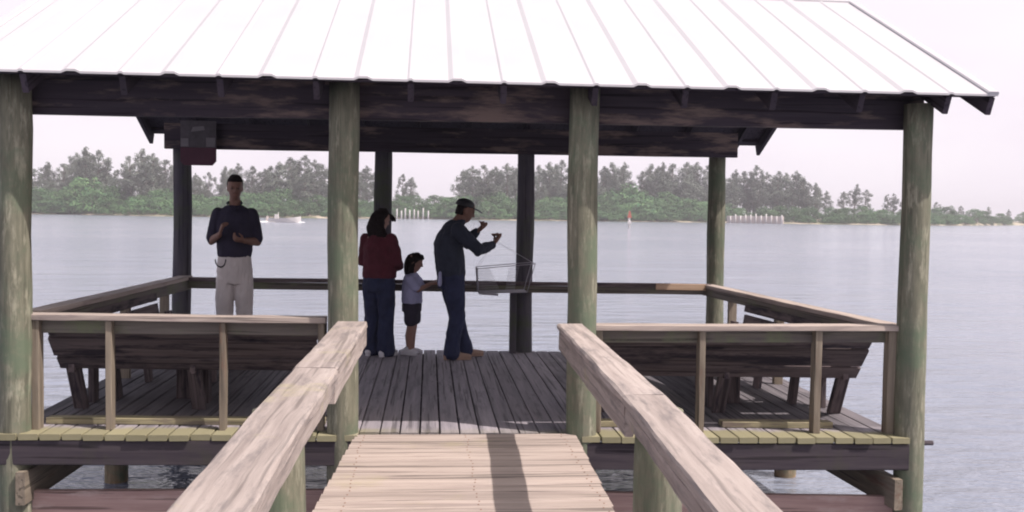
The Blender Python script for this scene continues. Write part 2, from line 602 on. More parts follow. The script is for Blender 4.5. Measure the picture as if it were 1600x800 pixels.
# ------------------------------------------------------------------ trees
def leaf_mesh(name, blobs, count, size, mat, droop=0.3, shell=0.55):
    """Leaf clumps (small crossed blades) spread through a set of (centre, radii) volumes."""
    vs, fs, pr = [], [], []
    tot = sum(r.x * r.y + r.x * r.z for _, r in blobs)
    for c, r in blobs:
        tone = random.uniform(-0.22, 0.22)
        for _ in range(int(count * (r.x * r.y + r.x * r.z) / tot) + 1):
            d = Vector((random.gauss(0, 1), random.gauss(0, 1), random.gauss(0, 1))).normalized()
            q = shell + (1 - shell) * random.random() ** 0.6
            if random.random() < 0.12:
                q *= 1.18
            p = c + Vector((d.x * r.x, d.y * r.y, d.z * r.z)) * q
            s = size * random.uniform(0.5, 1.35)
            nrm = (d + Vector((random.uniform(-.8, .8), random.uniform(-.8, .8), random.uniform(-.4, .9)))).normalized()
            a = nrm.orthogonal().normalized()
            a = (Matrix.Rotation(random.uniform(0, 6.28), 3, nrm) @ a)
            a.z -= droop * random.random()
            b = nrm.cross(a).normalized()
            o = len(vs)
            e = random.uniform(0.35, 0.6)
            vs += [p - a * s, p + b * s * e - a * s * 0.1, p + a * s, p - b * s * e + a * s * 0.15]
            fs.append([o, o + 1, o + 2, o + 3])
            v = min(1, max(0, random.gauss(0.5 + tone, 0.2)))
            pr += [v] * 4
    me = bpy.data.meshes.new(name)
    me.from_pydata(vs, [], fs)
    at = me.attributes.new('pr', 'FLOAT', 'POINT')
    at.data.foreach_set('value', pr)
    me.materials.append(mat)
    me.update()
    return me


def pine_kind(seed):
    """Casuarina of unit height 10: a thin trunk and a ragged plume of feathery sprays with gaps between."""
    random.seed(seed)
    tr = MB()
    lean = random.uniform(-.5, .5)
    tr.tube([(lean * (i / 6) ** 2, 0, 10 * i / 6 * 0.97 - 0.6) for i in range(7)], [0.2 * (1 - i / 6.4) for i in range(7)], 7)
    blobs = []
    wide = random.uniform(1.6, 2.3)
    peak = random.uniform(0.30, 0.55)
    for i in range(54):
        k = random.random() ** 0.85
        prof = (k / peak) ** 0.6 if k < peak else max(0.06, 1 - ((k - peak) / (1.04 - peak)) ** 2.4)
        z = 1.6 + 7.7 * k + random.uniform(-.3, .3)
        a = random.uniform(0, 6.28)
        rr = wide * prof * random.uniform(0.15, 1.0)
        c = Vector((lean * (z / 10) ** 2 + math.cos(a) * rr, math.sin(a) * rr, z + 0.15 * rr))
        w = random.uniform(0.32, 0.68) * (0.55 + 0.5 * prof)
        blobs.append((c, Vector((w, w, w * random.uniform(0.8, 1.35)))))
        if i % 2 == 0:
            tr.tube([(lean * (z / 10) ** 2, 0, z - 0.5), c], [0.06, 0.02], 5)
    blobs.append((Vector((lean, 0, 9.3)), Vector((0.34, 0.34, 0.5))))
    return tr, leaf_mesh('crown', blobs, 3400, 0.13, M['pine_leaf'], 0.45, 0.15)


def mangrove_kind(seed):
    """Mangrove of unit height 5: several short stems under a broad mounded crown reaching down to the water."""
    random.seed(seed)
    tr = MB()
    blobs = []
    for i in range(30):
        a = random.uniform(0, 6.28)
        rr = 2.5 * math.sqrt(random.random())
        h = 4.6 - 0.46 * rr * rr + random.uniform(-.5, .25)
        w = random.uniform(0.45, 0.95)
        c = Vector((math.cos(a) * rr, math.sin(a) * rr, max(0.7, h - 0.6 * w)))
        blobs.append((c, Vector((w, w, w * 0.7))))
        if i % 5 == 0:
            tr.tube([(math.cos(a) * 0.6, math.sin(a) * 0.6, -0.3), (c.x * .6, c.y * .6, c.z * 0.5), c], [0.1, 0.07, 0.03], 5)
    for i in range(16):
        a = 6.28 * i / 16 + random.uniform(-.2, .2)
        w = random.uniform(0.5, 0.9)
        blobs.append((Vector((math.cos(a) * 2.5, math.sin(a) * 2.5, random.uniform(0.4, 1.6))), Vector((w, w, w * 0.75))))
    blobs.append((Vector((0, 0, 2.4)), Vector((1.9, 1.9, 1.5))))
    return tr, leaf_mesh('crown', blobs, 3200, 0.16, M['mangrove_leaf'], 0.2, 0.6)


def proto_parts(kinds, fn):
    out = []
    for s in kinds:
        tr, crown = fn(s)
        t = tr.build('trunk', M['bark'])
        out.append((t.data, crown))
        bpy.data.objects.remove(t)
    return out


def where(px):
    for lim, txt in ((285, "outward of the red sign's post"), (512, 'behind the man in pale trousers'), (610, 'above the woman in dark red'),
                     (712, 'by the row of white pilings'), (822, 'behind the man in a cap'), (935, 'beside the mossy inner front post'),
                     (1118, 'behind the red topped marker'), (1300, 'behind the pale bulkhead'), (1430, 'between pale bulkhead and corner post')):
        if px < lim:
            return txt
    return 'past the pavilion over open water'


def plant(kind_name, label, cat, group, variants, i, px, back, height, unit, width=1.0, sink=0.0):
    p = shore(px, back)
    o = bpy.data.objects.new(kind_name, None)
    o.empty_display_size = 1
    COL.objects.link(o)
    k = height / unit
    o.location = (p.x, p.y, (0.9 if back > 14 else -0.5) - sink)
    o.scale = (k * width, k * width, k)
    o.rotation_euler = (0, 0, random.uniform(0, 6.28))
    tag(o, label, cat, group)
    for me, nm in zip(variants[i % len(variants)], ('trunk', 'crown')):
        c = bpy.data.objects.new(nm, me)
        c.parent = o
        COL.objects.link(c)
    return o


def height_for(px, back, ytop, base):
    """metres so that a tree standing there reaches the skyline row seen in the photo"""
    p = shore(px, back)
    dist = (p - CAM).dot(_f)
    hy = 333.0 + (px - 670) * math.tan(ROLL)
    return CAM.z + (hy - ytop) / FPX * dist - base


pines = proto_parts(range(101, 110), pine_kind)
mangroves = proto_parts(range(201, 208), mangrove_kind)
random.seed(5)
PINE_TOP = [(-300, 250), (-60, 258), (56, 262), (75, 250), (100, 252), (122, 236), (135, 226), (152, 230), (166, 250), (180, 264), (205, 240), (222, 230), (240, 236), (258, 246),
            (275, 255), (305, 268), (325, 266), (352, 258), (372, 252), (392, 256), (415, 262), (436, 250), (456, 242), (474, 240), (492, 246), (518, 256),
            (545, 262), (572, 256), (590, 262), (628, 270), (640, 276), (722, 262), (738, 256), (756, 254), (775, 258), (792, 252), (808, 248), (840, 256), (858, 250),
            (874, 246), (900, 252), (918, 256), (940, 256), (956, 252), (974, 250), (1000, 264), (1016, 254), (1034, 250), (1052, 252), (1070, 251), (1088, 250), (1106, 254),
            (1128, 268), (1148, 262), (1166, 264), (1182, 256), (1196, 266), (1212, 264), (1228, 268), (1242, 264), (1256, 276), (1274, 284), (1290, 296),
            (1318, 298), (1334, 286), (1350, 294), (1385, 302), (1396, 300), (1412, 306), (1436, 312), (1462, 314), (1500, 320), (1544, 322), (1575, 326), (1600, 328),
            (1640, 318), (1700, 312), (1780, 320)]
n = 0
for px, yt in PINE_TOP:
    for rep in range(3 if (px < 600 or px > 722) and px < 1285 else 1):
        q = px + (random.uniform(-13, 13) if rep else 0)
        back = random.uniform(22, 46) + (14 if rep == 1 else -6 if rep else 0)
        h = height_for(q, back, yt + (random.uniform(5, 14) if rep == 1 else random.uniform(16, 30) if rep else 0), 0.9)
        if h < 3:
            continue
        plant('pine_tree', 'tall grey feathery pine on the far shore ' + where(px), 'tree', 'feathery pines on the far shore', pines, n, q, back, h, 10.0,
              random.uniform(0.9, 1.35) if rep < 2 else random.uniform(1.3, 1.9))
        n += 1
MANG_TOP = [(-300, 290), (-60, 285), (40, 284), (60, 282), (100, 276), (135, 272), (170, 286), (205, 296), (235, 292), (262, 294), (300, 298), (330, 296), (362, 292), (400, 291), (440, 292),
            (475, 298), (505, 304), (545, 308), (575, 304), (605, 302), (640, 301), (680, 302), (705, 298), (725, 292), (755, 296), (790, 298), (840, 300),
            (870, 298), (905, 296), (940, 292), (975, 290), (1010, 291), (1050, 296), (1085, 302), (1130, 312), (1160, 318), (1200, 316), (1240, 316), (1280, 318),
            (1330, 318), (1380, 320), (1430, 318), (1480, 321), (1530, 326), (1580, 330), (1620, 330), (1700, 330), (1780, 330)]
n = 0
for q in [x * 27 for x in range(-7, 66)]:
    yt = lerp_tab(MANG_TOP, q)
    sh = lerp_tab(SHORE, q)
    for row in range(3):
        fr = (0.5, 0.8, 1.0)[row] * random.uniform(0.78, 1.04)
        back = (3.5, 9, 17)[row] + random.uniform(-1.5, 2)
        if row == 0 and (150 < q < 265 or 480 < q < 520 or q > 1540) and random.random() < 0.75:
            continue                               # bare sand at the water's edge
        if row == 0 and 1125 < q < 1250:
            continue                               # the bulkhead keeps its front clear
        qq = q + random.uniform(-13, 13)
        h = height_for(qq, back, sh - (sh - yt) * fr, -0.5 if row < 2 else 0.9)
        if h < 1.2:
            continue
        plant('mangrove_tree', 'round green mangrove on the far shore ' + where(q), 'tree', 'mangroves along the far shore', mangroves, n, qq, back, h, 4.6,
              random.uniform(1.1, 1.6) if h > 6 else 1.7)
        n += 1

# white pilings, bulkhead, marker, boat
for i, (px, top) in enumerate(((620, 326), (627, 329), (633, 325), (640, 328), (647, 327), (653, 329), (661, 325), (669, 329))):
    p = shore(px, -9)
    h = height_for(px, -9, top, WATER_Z)
    mb = MB()
    mb.tube([(p.x, p.y, -2.2), (p.x, p.y, WATER_Z + h * 0.96), (p.x, p.y, WATER_Z + h)], [0.34, 0.32, 0.2], 10)
    tag(mb.build('piling', M['white_paint']), 'white piling in the far row beside the woman in dark red', 'piling', 'white pilings at the far shore')
p0, p1 = shore(1136, -2), shore(1224, -2)
bk = empty('bulkhead', (p0.x, p0.y, WATER_Z), 'low pale seawall with short white posts on the far shore', 'seawall')
mb = MB()
mb.plank((p0.x, p0.y, 0.15), (p1.x, p1.y, 0.15), 1.0, 4.2, seg=6, ch=0.05)
mb.build('wall', M['bulk'], bk)
for i in range(11):
    q = p0.lerp(p1, (i + 0.5) / 11)
    mb = MB()
    mb.tube([(q.x, q.y - 1.2, -2), (q.x, q.y - 1.2, 2.7 + random.uniform(-.5, .6))], 0.3, 8)
    mb.build('post', M['white_paint'], bk)
pm = onz(983, 356, WATER_Z)
mk = empty('channel_marker', (pm.x, pm.y, WATER_Z), 'white channel marker pole with orange red top standing in the bay', 'marker')
mb = MB()
mb.tube([(pm.x, pm.y, -2.5), (pm.x, pm.y, 1.6)], [0.24, 0.2], 10)
mb.build('pole', M['white_paint'], mk)
mb = MB()
mb.plank((pm.x, pm.y - 0.26, 1.15), (pm.x, pm.y - 0.26, 2.55), 0.9, 0.08, up=(0, 1, 0), w2=0.25, ch=0.01)
mb.build('daymark', M['red_paint'], mk)
mb = MB()
mb.plank((pm.x - 0.4, pm.y - 0.28, 0.2), (pm.x + 0.4, pm.y - 0.28, 0.2), 0.06, 0.55, ch=0.01)
mb.build('number_board', M['white_paint'], mk)

pb = onz(444, 347.5, WATER_Z)
boat = empty('motorboat', (pb.x, pb.y, WATER_Z), 'small white open motorboat speeding across the bay in front of the mangroves', 'boat')
secs = [(-3.4, 1.05, 0.75), (-1.5, 1.15, 0.8), (0.8, 1.1, 0.95), (2.4, 0.75, 1.15), (3.3, 0.25, 1.3), (3.6, 0.04, 1.35)]
vs, fs = [], []
for x, w, h in secs:
    vs += [(pb.x + x, pb.y - w, WATER_Z + h), (pb.x + x, pb.y - w * 0.75, WATER_Z + 0.05), (pb.x + x, pb.y, WATER_Z - 0.3 + max(0, x - 2) * 0.3), (pb.x + x, pb.y + w * 0.75, WATER_Z + 0.05), (pb.x + x, pb.y + w, WATER_Z + h),
           (pb.x + x, pb.y + w * 0.85, WATER_Z + h), (pb.x + x, pb.y + w * 0.8, WATER_Z + 0.3), (pb.x + x, pb.y - w * 0.8, WATER_Z + 0.3), (pb.x + x, pb.y - w * 0.85, WATER_Z + h)]
for i in range(len(secs) - 1):
    for j in range(9):
        fs.append([i * 9 + j, i * 9 + (j + 1) % 9, i * 9 + 9 + (j + 1) % 9, i * 9 + 9 + j])
fs += [list(range(9)), [45 + j for j in range(8, -1, -1)]]
MB().faces(vs, fs).build('hull', M['white_paint'], boat)
mb = MB()
mb.plank((pb.x - 1.6, pb.y, WATER_Z + 0.3), (pb.x - 1.6, pb.y, WATER_Z + 1.75), 0.9, 0.8, up=(1, 0, 0))
mb.plank((pb.x - 1.3, pb.y, WATER_Z + 1.75), (pb.x - 1.2, pb.y, WATER_Z + 2.2), 0.8, 0.05, up=(1, 0, 0))
mb.build('console', M['white_paint'], boat)
mb = MB()
mb.plank((pb.x - 3.6, pb.y, WATER_Z - 0.1), (pb.x - 3.6, pb.y, WATER_Z + 1.35), 0.4, 0.5, up=(1, 0, 0), ch=0.08)
mb.build('outboard_motor', M['bulk'], boat)
vs, fs = [], []
for i in range(31):
    x = pb.x + 4.5 - i * 0.55
    for s in (-1, 1):
        vs.append((x, pb.y + s * (0.25 + 0.05 * i + 0.5 * abs(noise.noise(Vector((i * .7, s, 4))))), WATER_Z + 0.02 + 0.02 * (i % 2)))
    vs.append((x, pb.y, WATER_Z + 0.3 * math.exp(-((i - 10) / 7) ** 2) + 0.08))
for i in range(30):
    a = i * 3
    fs += [[a, a + 2, a + 5, a + 3], [a + 2, a + 1, a + 4, a + 5]]
tag(MB().faces(vs, fs).build('wake_foam', M['foam']), 'white foam wake spread around the small speeding motorboat', 'wake', kind='stuff')

# ------------------------------------------------------------------ the hazy air over the bay
hm = bpy.data.materials.new('haze')
hm.use_nodes = True
hn = hm.node_tree.nodes
hn.remove(hn['Principled BSDF'])
pv = hn.new('ShaderNodeVolumePrincipled')
pv.inputs['Color'].default_value = (0.90, 0.88, 0.95, 1)
pv.inputs['Density'].default_value = 0.0005
hm.node_tree.links.new(pv.outputs[0], hn['Material Output'].inputs['Volume'])
hb = bmesh.new()
bmesh.ops.create_cube(hb, size=1)
hme = bpy.data.meshes.new('haze')
hb.to_mesh(hme)
hme.materials.append(hm)
haze = bpy.data.objects.new('haze', hme)
haze.scale = (2900, 2900, 43)
haze.location = (0, 1200, -3.4 + 21.5)
COL.objects.link(haze)
tag(haze, kind='stuff')

# ------------------------------------------------------------------ the pavilion
def Z(x):
    return -0.0095 * (x - 0.3)


PAV = empty('pavilion', (0.3, 8.85, WATER_Z), 'open wooden pavilion over the water with white metal gable roof on round posts', 'pavilion')
FY, RY = 6.84, 10.97
FRONT_X = (-2.745, -0.585, 1.065, 3.465)
REAR_X = (-2.66, -0.50, 1.06, 3.235)
for i, x in enumerate(FRONT_X):
    MB().post(x, FY, -2.6, 2.345 if i == 3 else 2.40, 0.105, lean=(0.0, 0.0)).build('post', M['post'], PAV)
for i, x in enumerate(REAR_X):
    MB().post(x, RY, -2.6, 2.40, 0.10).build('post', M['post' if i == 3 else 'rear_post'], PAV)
for x in (-2.75, 3.36):
    MB().post(x, 9.0, -2.6, -0.22, 0.10).build('piling', M['post'], PAV)
for x in (-0.6, 1.1):
    MB().post(x, 9.0, -2.6, -0.22, 0.10).build('piling', M['rear_post'], PAV)
# beams
mb = MB()
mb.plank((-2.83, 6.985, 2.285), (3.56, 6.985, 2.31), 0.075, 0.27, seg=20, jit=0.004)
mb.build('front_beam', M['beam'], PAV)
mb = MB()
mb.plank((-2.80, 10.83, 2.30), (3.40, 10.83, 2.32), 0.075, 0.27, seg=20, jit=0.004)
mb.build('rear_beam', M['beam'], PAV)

# gable roof
EY0, EY1, RIDGE_Y, EZ, RZ = 6.51, 11.49, 9.0, 2.385, 3.56
RX0, RX1 = -3.12, 3.86
slope = (RZ - EZ) / (RIDGE_Y - EY0)


def roof_z(y):
    return RZ - slope * abs(y - RIDGE_Y)


prof = [(RX0, 0.0)]
x = 3.53 - 0.61 * 11
ribs = []
while x < RX1 + 0.01:
    ribs.append((x, False))
    ribs.append((x + 0.305, True))
    x += 0.61
for x, dbl in ribs:
    if RX0 + 0.07 < x < RX1 - 0.05:
        if dbl:
            prof += [(x - 0.060, 0), (x - 0.028, 0.014), (x + 0.028, 0.014), (x + 0.060, 0)]
        else:
            prof += [(x - 0.022, 0), (x - 0.008, 0.008), (x + 0.008, 0.008), (x + 0.022, 0)]
prof.append((RX1, 0.0))


def sheet(y0, y1):
    vs, fs = [], []
    ny = 2
    m = len(prof)
    for layer in (0, 1):
        for j in range(ny):
            y = (y0, y1)[j]
            for x, h in prof:
                vs.append((x, y, roof_z(y) + h - layer * 0.014))
    a = lambda L, j, i: (L * ny + j) * m + i
    for i in range(m - 1):
        fs.append([a(0, 0, i), a(0, 0, i + 1), a(0, 1, i + 1), a(0, 1, i)])
        fs.append([a(1, 0, i + 1), a(1, 0, i), a(1, 1, i), a(1, 1, i + 1)])
        for j in (0, 1):
            q = [a(0, j, i), a(1, j, i), a(1, j, i + 1), a(0, j, i + 1)]
            fs.append(q if j == 0 else q[::-1])
    for i in (0, m - 1):
        q = [a(0, 0, i), a(0, 1, i), a(1, 1, i), a(1, 0, i)]
        fs.append(q if i == 0 else q[::-1])
    return vs, fs


roof = MB().faces(*sheet(EY0, RIDGE_Y)).build('roof', M['roof'], PAV)
o = MB().faces(*sheet(EY1, RIDGE_Y)).build('roof', M['roof'], PAV)
bm = bmesh.new()
bm.from_mesh(o.data)
bmesh.ops.recalc_face_normals(bm, faces=bm.faces)
bm.to_mesh(o.data)
bm.free()
mb = MB()
vs = []
for x in (RX0 - 0.01, RX1 + 0.01):
    vs += [(x, RIDGE_Y - 0.15, roof_z(RIDGE_Y - 0.15) + 0.0165), (x, RIDGE_Y, RZ + 0.0205), (x, RIDGE_Y + 0.15, roof_z(RIDGE_Y + 0.15) + 0.0165),
           (x, RIDGE_Y + 0.15, roof_z(RIDGE_Y + 0.15) - 0.003), (x, RIDGE_Y, RZ - 0.003), (x, RIDGE_Y - 0.15, roof_z(RIDGE_Y - 0.15) - 0.003)]
mb.faces(vs, [[i, i + 6, (i + 1) % 6 + 6, (i + 1) % 6] for i in range(6)] + [[5, 4, 3, 2, 1, 0], [6, 7, 8, 9, 10, 11]])
mb.build('ridge_cap', M['roof'], PAV)
for xe in (RX0 + 0.035, RX1 - 0.035):
    for ye in (EY0 - 0.004, EY1 + 0.004):
        mb = MB()
        mb.plank((xe, ye, roof_z(ye) + 0.006), (xe, RIDGE_Y + (0.16 if ye > RIDGE_Y else -0.16), roof_z(RIDGE_Y - 0.16) + 0.006), 0.076, 0.026, ch=0.008)
        mb.build('rake_trim', M['roof'], PAV)
RAF_X = [3.53 - 0.61 * i for i in range(11)] + [RX1 - 0.022, RX0 + 0.022]
for x in RAF_X:
    for ya in (EY0 + 0.06, EY1 - 0.06):
        mb = MB()
        d = 0.105
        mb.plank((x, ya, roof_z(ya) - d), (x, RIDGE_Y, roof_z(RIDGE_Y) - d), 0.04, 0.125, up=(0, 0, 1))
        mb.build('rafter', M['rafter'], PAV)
for k, yy in enumerate((6.62, 7.2, 7.8, 8.4, 9.6, 10.2, 10.8, 11.38)):
    mb = MB()
    sgn = 1 if yy < RIDGE_Y else -1
    mb.plank((RX0 + 0.012, yy, roof_z(yy) - 0.041), (RX1 - 0.012, yy, roof_z(yy) - 0.041), 0.085, 0.024, up=(0, -slope * sgn, 1))
    mb.build('purlin', M['rafter'], PAV)
for y0 in (EY0, EY1):
    sg_ = 0.02 if y0 < RIDGE_Y else -0.02
    vs = []
    for x in (RX0 + 0.01, RX1 - 0.01):
        for y in (y0 + sg_, RIDGE_Y - sg_ * 0.2):
            vs += [(x, y, roof_z(y) - 0.0165), (x, y, roof_z(y) - 0.0260)]
    MB().faces(vs, [[0, 2, 6, 4], [1, 5, 7, 3], [0, 1, 3, 2], [4, 6, 7, 5], [0, 4, 5, 1], [2, 3, 7, 6]]).build('roof_lining', M['rafter'], PAV)
mb = MB()
mb.plank((RX0 + 0.1, RIDGE_Y, RZ - 0.17), (RX1 - 0.1, RIDGE_Y, RZ - 0.17), 0.036, 0.18)
mb.build('ridge_board', M['rafter'], PAV)

# deck: longitudinal boards, ends mossy over the front rim
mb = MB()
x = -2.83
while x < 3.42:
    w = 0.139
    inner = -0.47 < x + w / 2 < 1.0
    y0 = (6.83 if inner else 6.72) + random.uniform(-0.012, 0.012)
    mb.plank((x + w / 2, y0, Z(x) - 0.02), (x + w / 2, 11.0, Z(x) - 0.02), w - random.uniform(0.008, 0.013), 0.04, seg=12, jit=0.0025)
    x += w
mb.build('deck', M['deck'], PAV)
mb = MB()
mb.plank((-2.83, 6.755, Z(-2.83) - 0.125), (-0.47, 6.755, Z(-.47) - 0.125), 0.045, 0.165, seg=8, jit=0.003)
mb.build('rim_joist', M['rim'], PAV)
mb = MB()
mb.plank((0.98, 6.755, Z(0.98) - 0.14), (3.42, 6.755, Z(3.42) - 0.14), 0.045, 0.185, seg=8, jit=0.003)
mb.build('rim_joist', M['rim'], PAV)
mb = MB()
mb.plank((-2.83, 11.03, -0.12), (3.40, 11.03, -0.15), 0.045, 0.17, seg=6)
mb.build('rim_joist', M['rim'], PAV)
for y in (7.6, 8.4, 9.2, 10.0):
    mb = MB()
    mb.plank((-2.8, y, Z(-2.8) - 0.13), (3.38, y, Z(3.38) - 0.13), 0.045, 0.17)
    mb.build('joist', M['rim'], PAV)
for xa, xb, za in ((-2.665, -2.53, -0.33), (3.335, 3.10, -0.43)):
    mb = MB()
    mb.plank((xa, 6.70, za), (xb, 11.0, za + 0.02), 0.06, 0.22, seg=8, jit=0.003)
    mb.build('side_beam', M['stick'], PAV)
mb = MB()
mb.plank((-2.69, 6.86, -0.52), (-0.70, 6.86, -0.535), 0.05, 0.28, seg=12, jit=0.003)
mb.build('cross_plank', M['red_plank'], PAV)
mb = MB()
mb.plank((1.17, 6.86, -0.57), (3.36, 6.86, -0.62), 0.05, 0.28, seg=12, jit=0.003)
mb.build('cross_plank', M['red_plank'], PAV)
mb = MB()
mb.tube([(3.40, 6.9, -0.10), (3.68, 6.9, -0.105)], 0.018, 8)
mb.build('bolt', M['rim'], PAV)

for xa, xb in ((-2.62, -0.72), (2.15, 2.98), (1.2, 1.62)):
    mb = MB()
    mb.plank((xa, 7.08, Z(xa) + 0.024), (xb, 7.08, Z(xb) + 0.024), 0.10, 0.044, seg=10, jit=0.004)
    mb.build('toe_board', M['toe'], PAV)


def railing(a, b, inward, capw, sticks, apron=(0.0, 1.0), aph=0.09, mat='cap'):
    a, b, inward = Vector(a), Vector(b), Vector(inward)
    mb = MB()
    mb.plank(a - Vector((0, 0, 0.02)), b - Vector((0, 0, 0.02)), capw, 0.04, seg=14, jit=0.005)
    cap = mb.build('railing', M[mat], PAV)
    mb = MB()
    p, q = a.lerp(b, apron[0]), a.lerp(b, apron[1])
    dz = Vector((0, 0, 0.043 + aph / 2))
    mb.plank(p - dz + inward * (capw / 2 - 0.03), q - dz + inward * (capw / 2 - 0.03), 0.036, aph, seg=10, jit=0.003)
    mb.build('apron', M['apron'], cap)
    for k, w in sticks:
        c = a.lerp(b, k)
        mb = MB()
        mb.plank((c.x, c.y, Z(c.x) + 0.002), (c.x, c.y, c.z - 0.042), 0.085, w, up=(inward.y, inward.x, 0), seg=8, jit=0.004)
        mb.build('baluster', M['stick'], cap)
    return cap


railing((-2.715, 6.90, 0.81), (-0.70, 6.90, 0.795), (0, 1, 0), 0.13, ((0.045, 0.05), (0.282, 0.042), (0.655, 0.042), (0.985, 0.045)))
railing((1.17, 6.90, 0.755), (3.37, 6.90, 0.76), (0, 1, 0), 0.13, ((0.012, 0.05), (0.35, 0.045), (0.735, 0.05), (0.985, 0.06)))
railing((-2.715, 7.02, 0.815), (-2.60, 10.9, 0.815), (1, 0, 0), 0.14, ((0.5, 0.05), (0.8, 0.05)), aph=0.10)
railing((3.39, 7.02, 0.755), (3.115, 10.9, 0.768), (-1, 0, 0), 0.14, ((0.5, 0.05), (0.8, 0.05)), aph=0.08)
rr = railing((-2.56, 10.80, 0.805), (3.12, 10.80, 0.775), (0, -1, 0), 0.10, (), aph=0.075, mat='bench')
mb = MB()
mb.plank((2.50, 10.757, 0.745), (3.06, 10.757, 0.74), 0.02, 0.07)
mb.build('patch_board', M['patch'], rr)
mb = MB()
mb.plank((0.93, 10.87, Z(.9)), (0.93, 10.87, 0.70), 0.07, 0.09, up=(0, 1, 0))
mb.build('baluster', M['rear_post'], rr)


# ------------------------------------------------------------------ benches
def bench(label, p0, p1, out, ztop=0.655, lk=0.30):
    """Built along p0..p1 (the top edge of the back); 'out' points from the seat to the back."""
    p0, p1, out = Vector(p0), Vector(p1), Vector(out)
    c = (p0 + p1) / 2
    t = (p1 - p0).normalized()
    root = empty('bench', (c.x, c.y, Z(c.x)), label, 'bench', 'benches built around the pavilion deck')

    def P(k, d, z):           # k along, d metres inward of the top edge, z above the deck
        q = p0.lerp(p1, k) - out * d
        return Vector((q.x, q.y, Z(q.x) + z))
    lean = Vector((0, 0, 1)) * 0.33 + out * lk
    kk = lk / 0.30
    fa = lean.cross(t).normalized()
    mb = MB()
    ln = lean.normalized()
    for s0, s1 in ((0.0, 0.075), (0.10, 0.285), (0.31, 0.43)):
        sm_ = (s0 + s1) / 2
        dd, dz = sm_ * ln.dot(out), ztop - sm_ * ln.z
        e = random.uniform(-.012, .012)
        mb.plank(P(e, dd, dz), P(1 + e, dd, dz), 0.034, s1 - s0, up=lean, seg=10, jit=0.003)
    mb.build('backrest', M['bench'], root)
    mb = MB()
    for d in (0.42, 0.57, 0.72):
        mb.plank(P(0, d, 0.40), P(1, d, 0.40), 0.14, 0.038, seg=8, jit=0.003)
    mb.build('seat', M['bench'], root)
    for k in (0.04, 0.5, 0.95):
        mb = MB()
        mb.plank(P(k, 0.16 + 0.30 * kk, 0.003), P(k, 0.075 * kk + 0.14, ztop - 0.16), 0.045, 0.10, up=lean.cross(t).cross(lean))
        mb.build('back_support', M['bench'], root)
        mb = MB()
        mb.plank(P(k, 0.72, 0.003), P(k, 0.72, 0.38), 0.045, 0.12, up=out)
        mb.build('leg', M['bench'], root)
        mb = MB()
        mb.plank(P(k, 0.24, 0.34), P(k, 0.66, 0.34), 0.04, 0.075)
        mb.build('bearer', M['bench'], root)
    return root


bench('weathered bench backing onto the front rail below the man in pale trousers', (-2.65, 7.15, 0), (-0.78, 7.15, 0), (0, -1, 0))
bench('weathered bench backing onto the front rail, its slanted end by the mossy corner post', (1.24, 7.15, 0), (3.33, 7.15, 0), (0, -1, 0), 0.64)
bench('bench along the side rail near the man in pale trousers', (-2.645, 7.95, 0), (-2.595, 9.64, 0), (-1, 0, 0), 0.70, 0.05)
bench('bench along the side rail whose legs stand in sunlight', (3.25, 7.95, 0), (3.14, 9.55, 0), (1, 0, 0), 0.69, 0.05)

# ------------------------------------------------------------------ the boardwalk and its handrails
mb = MB()
y = 6.80
while y > -4.0:
    w = 0.142
    yc = y - w / 2
    k = (6.8 - yc) / 4.4
    xl, xr = -0.485 - 0.24 * k, 1.03 - 0.14 * k
    zc = -0.012 * max(0, k)
    mb.plank((xl + random.uniform(-.004, .004), yc, zc - 0.02), (xr + random.uniform(-.004, .004), yc, zc - 0.02), w - random.uniform(0.006, 0.009), 0.04, seg=8, jit=0.0012)
    y -= w
bw = mb.build('boardwalk', M['ramp'])
tag(bw, kind='structure')
mb = MB()
yn = 6.80 - 0.071
while yn > 1.5:
    for xn in (-0.43, 0.27, 0.93):
        for dy in (-0.03, 0.03):
            p = Vector((xn + random.uniform(-.012, .012), yn + dy + random.uniform(-.006, .006), -0.012 * max(0, (6.8 - yn) / 4.4) + 0.001))
            mb.tube([p - Vector((0, 0, 0.01)), p + Vector((0, 0, 0.0015))], 0.0045, 6)
    yn -= 0.142
tag(mb.build('boardwalk_nails', M['rust']), kind='structure')
mb = MB()
for x0, x1 in ((-0.45, -0.95), (1.0, 0.62)):
    mb.plank((x0, 6.70, -0.155), (x1, -4, -0.175), 0.06, 0.22, seg=10, jit=0.003)
tag(mb.build('boardwalk_girder', M['rim']), kind='structure')


def handrail(label, pts, inner, w, posts, bh):
    """pts: centre line points (x, y, z of the top); inner = +1 if the walkway lies to +X."""
    c = pts[0]
    root = empty('handrail', (c[0], c[1], 0), label, 'handrail', 'handrails along the boardwalk')
    for i, (a, b) in enumerate(zip(pts, pts[1:])):
        a, b = Vector(a), Vector(b)
        L = (b - a).length
        mb = MB()
        g1 = (b - a).normalized() * 0.004
        mb.plank(a - Vector((0, 0, 0.022)) + g1, b - Vector((0, 0, 0.022)) - g1, w, 0.044, seg=max(8, int(L * 12)), jit=0.006, ch=0.009)
        mb.build('top_rail', M['rail'], root)
        off = Vector((inner * (w / 2 - 0.03), 0, -0.046 - bh[i] / 2))
        mb = MB()
        mb.plank(a + off + g1, b + off - g1, 0.042, bh[i], seg=max(8, int(L * 10)), jit=0.006, ch=0.006)
        mb.build('side_board', M['rail'], root)
    for x, y, z in posts:
        mb = MB()
        mb.post(x, y, -2.6, z, 0.105)
        mb.build('post', M['post'], root)
    return root


